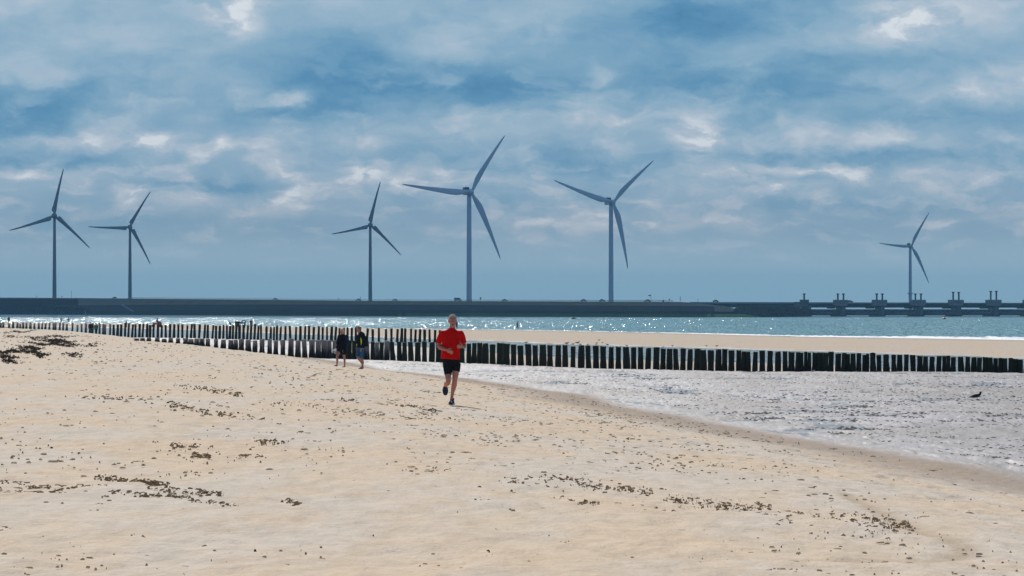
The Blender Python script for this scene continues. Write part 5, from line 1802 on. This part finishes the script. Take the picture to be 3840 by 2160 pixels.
def weed_heap(strips, seed, label, dens=1.0):
    """strips: (px0, py0, px1, py1, half thickness px, amount)"""
    rr = random.Random(seed)
    bm = bmesh.new(); org = None
    for px0, py0, px1, py1, th, n in strips:
        for i in range(int(n * dens * .62)):
            f = min(1.1, max(-.1, rr.gauss(.5, .27)))
            px = px0 + (px1 - px0) * f + rr.gauss(0, 6); py = py0 + (py1 - py0) * f + rr.gauss(0, th * .6) * (1.2 - abs(f - .5)) + 3 * math.sin(f * 11 + seed)
            x, D, z = hit(px, py)
            if org is None: org = Vector((x, D, z))
            L = rr.uniform(.25, 1.0) * 14 / F * D; 
            ribbon(bm, rr, x - org.x, D - org.y, z - org.z, L, rr.uniform(.02, .05), rr.uniform(.01, .10))
    o = done('seaweed_heap', bm, M_WEED, None, org, smooth=False)
    if seed in (11, 12, 15): tag(o, label, 'seaweed', kind='stuff')
    else: tag(o, label, 'seaweed', 'seaweed heaps on the left beach')


weed_heap([(90, 1268, 275, 1262, 4, 260), (110, 1275, 285, 1283, 4, 260), (100, 1288, 285, 1300, 4, 300), (170, 1276, 285, 1294, 6, 260), (20, 1262, 60, 1264, 3, 50)], 11, 'largest brown seaweed heap on the left beach')
weed_heap([(0, 1325, 90, 1318, 5, 220), (70, 1302, 155, 1312, 4, 200), (80, 1316, 175, 1334, 5, 240), (0, 1338, 60, 1346, 5, 120)], 12, 'seaweed heap touching the left edge of the photo')
weed_heap([(0, 1250, 125, 1242, 2.5, 150), (60, 1230, 95, 1229, 2, 60), (10, 1229, 50, 1231, 2, 30)], 13, 'thin seaweed strips nearest the farther groyne at the left')
weed_heap([(323, 1299, 370, 1295, 2.5, 60)], 14, 'small separate seaweed tuft right of the largest heap')
weed_heap([(240, 1331, 300, 1336, 4, 70), (140, 1339, 165, 1342, 3, 40)], 15, 'small scattered seaweed patch below the largest heap')
weed_heap([(0, 1355, 60, 1362, 4, 80)], 16, 'low seaweed patch at the left edge under the other heaps')


def lump(bm, rr, x, y, z, L, W, h):
    n = 7
    base = []
    an0 = rr.uniform(0, 6)
    for k in range(n):
        a = an0 + 2 * math.pi * k / n
        q = rr.uniform(.65, 1.15)
        base.append(bm.verts.new((x + math.cos(a) * L * q, y + math.sin(a) * W * q, z - .01)))
    mid = [bm.verts.new((x + (v.co.x - x) * rr.uniform(.3, .8), y + (v.co.y - y) * rr.uniform(.3, .8), z + h * rr.uniform(.1, .75))) for v in base]
    top = bm.verts.new((x + rr.uniform(-.2, .2) * L, y, z + h))
    for k in range(n):
        bm.faces.new((base[k], base[(k + 1) % n], mid[(k + 1) % n], mid[k])); bm.faces.new((mid[k], mid[(k + 1) % n], top))


def litter(name, mat, spec, seed, label, cat):
    rr = random.Random(seed)
    bm = bmesh.new()
    for (px0, py0, px1, py1, th, n, wmin, wmax, hmin, hmax) in spec:
        for i in range(int(n * .55)):
            f = rr.random()
            px = px0 + (px1 - px0) * f + rr.gauss(0, 10); py = py0 + (py1 - py0) * f + rr.gauss(0, th)
            if py < 1300 or py > 2200: continue
            x, D, z = hit(px, py)
            t = float(c_shore(D)) - x
            if t < .5: continue
            m = D / F
            L = rr.uniform(wmin, wmax) * m * .5 * (.35 + 1.0 * rr.random() ** 2); h = rr.uniform(hmin, hmax) * m
            if rr.random() < .25: ribbon(bm, rr, x, D, z, L * 2.2, h * .7, h * .6)
            else: lump(bm, rr, x, D, z, L, L * rr.uniform(.5, 1.0), h)
    o = done(name, bm, mat, smooth=False)
    tag(o, label, cat, kind='stuff')


def litter_rand(name, mat, areas, seed, label, cat):
    rr = random.Random(seed)
    bm = bmesh.new()
    for (px0, px1, py0, py1, n, wmin, wmax, hmin, hmax) in areas:
        clump = [(rr.uniform(px0, px1), rr.uniform(py0, py1)) for _ in range(max(5, n // 6))]
        for i in range(int(n * .62)):
            if rr.random() < .5:
                c = rr.choice(clump); px = c[0] + rr.gauss(0, 35); py = c[1] + rr.gauss(0, 5)
            else:
                px = rr.uniform(px0, px1); py = rr.uniform(py0, py1)
            if py > 2180: continue
            x, D, z = hit(px, py)
            if float(c_shore(D)) - x < .6: continue
            m = D / F
            L = rr.uniform(wmin, wmax) * m * .5 * (.35 + 1.1 * rr.random() ** 2); h = rr.uniform(hmin, hmax) * m * .85
            lump(bm, rr, x, D, z, L, L * rr.uniform(.4, .9), h)
    o = done(name, bm, mat, smooth=False)
    tag(o, label, cat, kind='stuff')


litter('strand_line', M_CLODD, [
    (350, 1795, 560, 1812, 4, 150, 8, 26, 3, 9), (540, 1812, 640, 1830, 5, 110, 8, 26, 3, 8), (420, 1850, 720, 1868, 3, 110, 8, 30, 2, 6), (560, 1835, 820, 1852, 5, 140, 6, 22, 2, 7), (700, 1880, 900, 1896, 3, 60, 10, 30, 2, 6),
    (0, 1828, 460, 1826, 2.5, 90, 14, 50, 1.5, 3), (0, 1845, 240, 1842, 2, 40, 14, 60, 1.5, 3), (0, 1808, 120, 1812, 3, 30, 14, 40, 1.5, 3), (760, 1850, 830, 1860, 3, 40, 8, 22, 3, 8),
    (620, 1520, 860, 1560, 6, 170, 8, 24, 2, 7), (860, 1560, 1060, 1590, 5, 60, 8, 24, 2, 6), (740, 1455, 860, 1470, 4, 60, 8, 22, 2, 6), (780, 1470, 920, 1486, 4, 60, 8, 22, 2, 6), (680, 1448, 780, 1460, 4, 50, 6, 20, 2, 6),
    (1480, 1520, 1560, 1524, 3, 40, 8, 22, 2, 6), (1540, 1525, 1640, 1548, 5, 80, 8, 24, 2, 8), (1280, 1500, 1330, 1505, 3, 30, 8, 20, 2, 6), (1020, 1515, 1200, 1522, 4, 50, 5, 12, 2, 6), (960, 1655, 1080, 1662, 5, 90, 4, 12, 3, 8),
    (640, 1668, 780, 1680, 5, 70, 8, 22, 2, 6), (700, 1700, 780, 1718, 6, 60, 8, 24, 3, 9), (900, 1712, 990, 1716, 3, 40, 8, 22, 2, 6), (1080, 1880, 1130, 1900, 5, 60, 8, 20, 3, 9), (300, 1490, 560, 1500, 6, 60, 10, 26, 2, 5),
    (1900, 1805, 2200, 1810, 12, 260, 5, 16, 2, 6), (2200, 1820, 2460, 1850, 8, 220, 5, 16, 2, 6), (2490, 1880, 2560, 1886, 3, 60, 8, 24, 3, 8), (2500, 1875, 2900, 1915, 12, 420, 4, 12, 2, 5), (2800, 1915, 3420, 1980, 14, 520, 4, 12, 2, 6),
    (3240, 1955, 3360, 1975, 8, 90, 6, 14, 3, 8), (2380, 1895, 3400, 2000, 20, 260, 4, 12, 1.5, 4), (3100, 1885, 3160, 1890, 2, 14, 10, 26, 2, 5), (2140, 1884, 2220, 1890, 4, 40, 8, 22, 2, 6)],
    21, 'clumps of damp sand and weed forming the strand lines', 'strand line')
litter_rand('sand_clods', M_CLOD, [
    (0, 1300, 1380, 1800, 650, 8, 34, 1.5, 5), (1200, 2700, 1390, 1600, 2300, 8, 30, .9, 2.4), (1500, 3000, 1560, 1780, 1100, 8, 34, .9, 2.6), (1800, 3840, 1700, 2160, 800, 8, 36, 1.5, 4.5), (0, 1900, 1800, 2160, 260, 8, 40, 1.5, 5), (250, 1400, 1290, 1430, 700, 6, 26, 1, 3.2)],
    22, 'small clods and footprint rims scattered over the dry sand', 'sand clods')
litter_rand('debris_footprint_shade', M_CLODD, [  # many of these dark lumps stand in for footprint shadows
    (0, 1300, 1380, 1800, 220, 5, 20, 1.5, 5), (1250, 2700, 1395, 1620, 1500, 6, 26, .9, 2.3), (1500, 3100, 1560, 1800, 700, 7, 30, .9, 2.6), (1800, 3840, 1680, 2160, 340, 7, 30, 1.0, 3.6), (0, 1900, 1800, 2160, 90, 5, 26, 2, 6), (0, 1000, 1260, 1420, 700, 6, 24, 1, 3.4), (900, 1900, 1370, 1500, 420, 6, 26, 1, 3.2)],
    23, 'dark weed, damp sand and stand-in footprint shadows strewn over the beach', 'debris')
litter_rand('weed_scraps', M_WEED, [
    (0, 1200, 1350, 1800, 130, 4, 13, 2, 6), (1200, 3800, 1450, 2150, 170, 3, 11, 2, 4.5), (0, 1900, 1750, 2160, 60, 4, 18, 2, 8), (0, 700, 1250, 1360, 240, 6, 22, 1, 4)],
    24, 'tiny black scraps of seaweed lying over the beach', 'seaweed scraps')


def ripple_shade_lumps():
    """wet sand lumps along the ripple crests, dark to stand in for shaded faces"""
    rr = random.Random(31)
    bm = bmesh.new()
    n = 0
    while n < 4300:
        px = rr.uniform(1500, 3900); py = 1405 + 400 * rr.random() ** 1.1
        x, D, z = hit(px, py)
        if float(c_shore(D)) - x > -.7 or D > 186: continue
        ph = (D + .55 * x) / 4.6 + 1.1 * (mnoise.noise(Vector((x / 3.5, D / 12, 3))))
        if abs(ph - round(ph)) > .16 and rr.random() < .75: continue
        if mnoise.noise(Vector((x / 3, D / 9, 9))) < -.25 and rr.random() < .7: continue
        m = D / F; g = np.interp(py, [1400, 1500, 1800], [.55, .8, 1.25])
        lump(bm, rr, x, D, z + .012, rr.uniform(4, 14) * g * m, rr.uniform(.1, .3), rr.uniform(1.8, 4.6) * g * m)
        n += 1
    o = done('ripple_shade_lumps', bm, simple('ripple_shade_tone', (.10, .088, .088), .9, .3, 6, spec=.03), smooth=False)  # dark colour stands in for shade on the steep ripple faces
    tag(o, 'small wet sand lumps, dark to stand in for shaded ripple faces', 'sand ripples', kind='stuff')


ripple_shade_lumps()
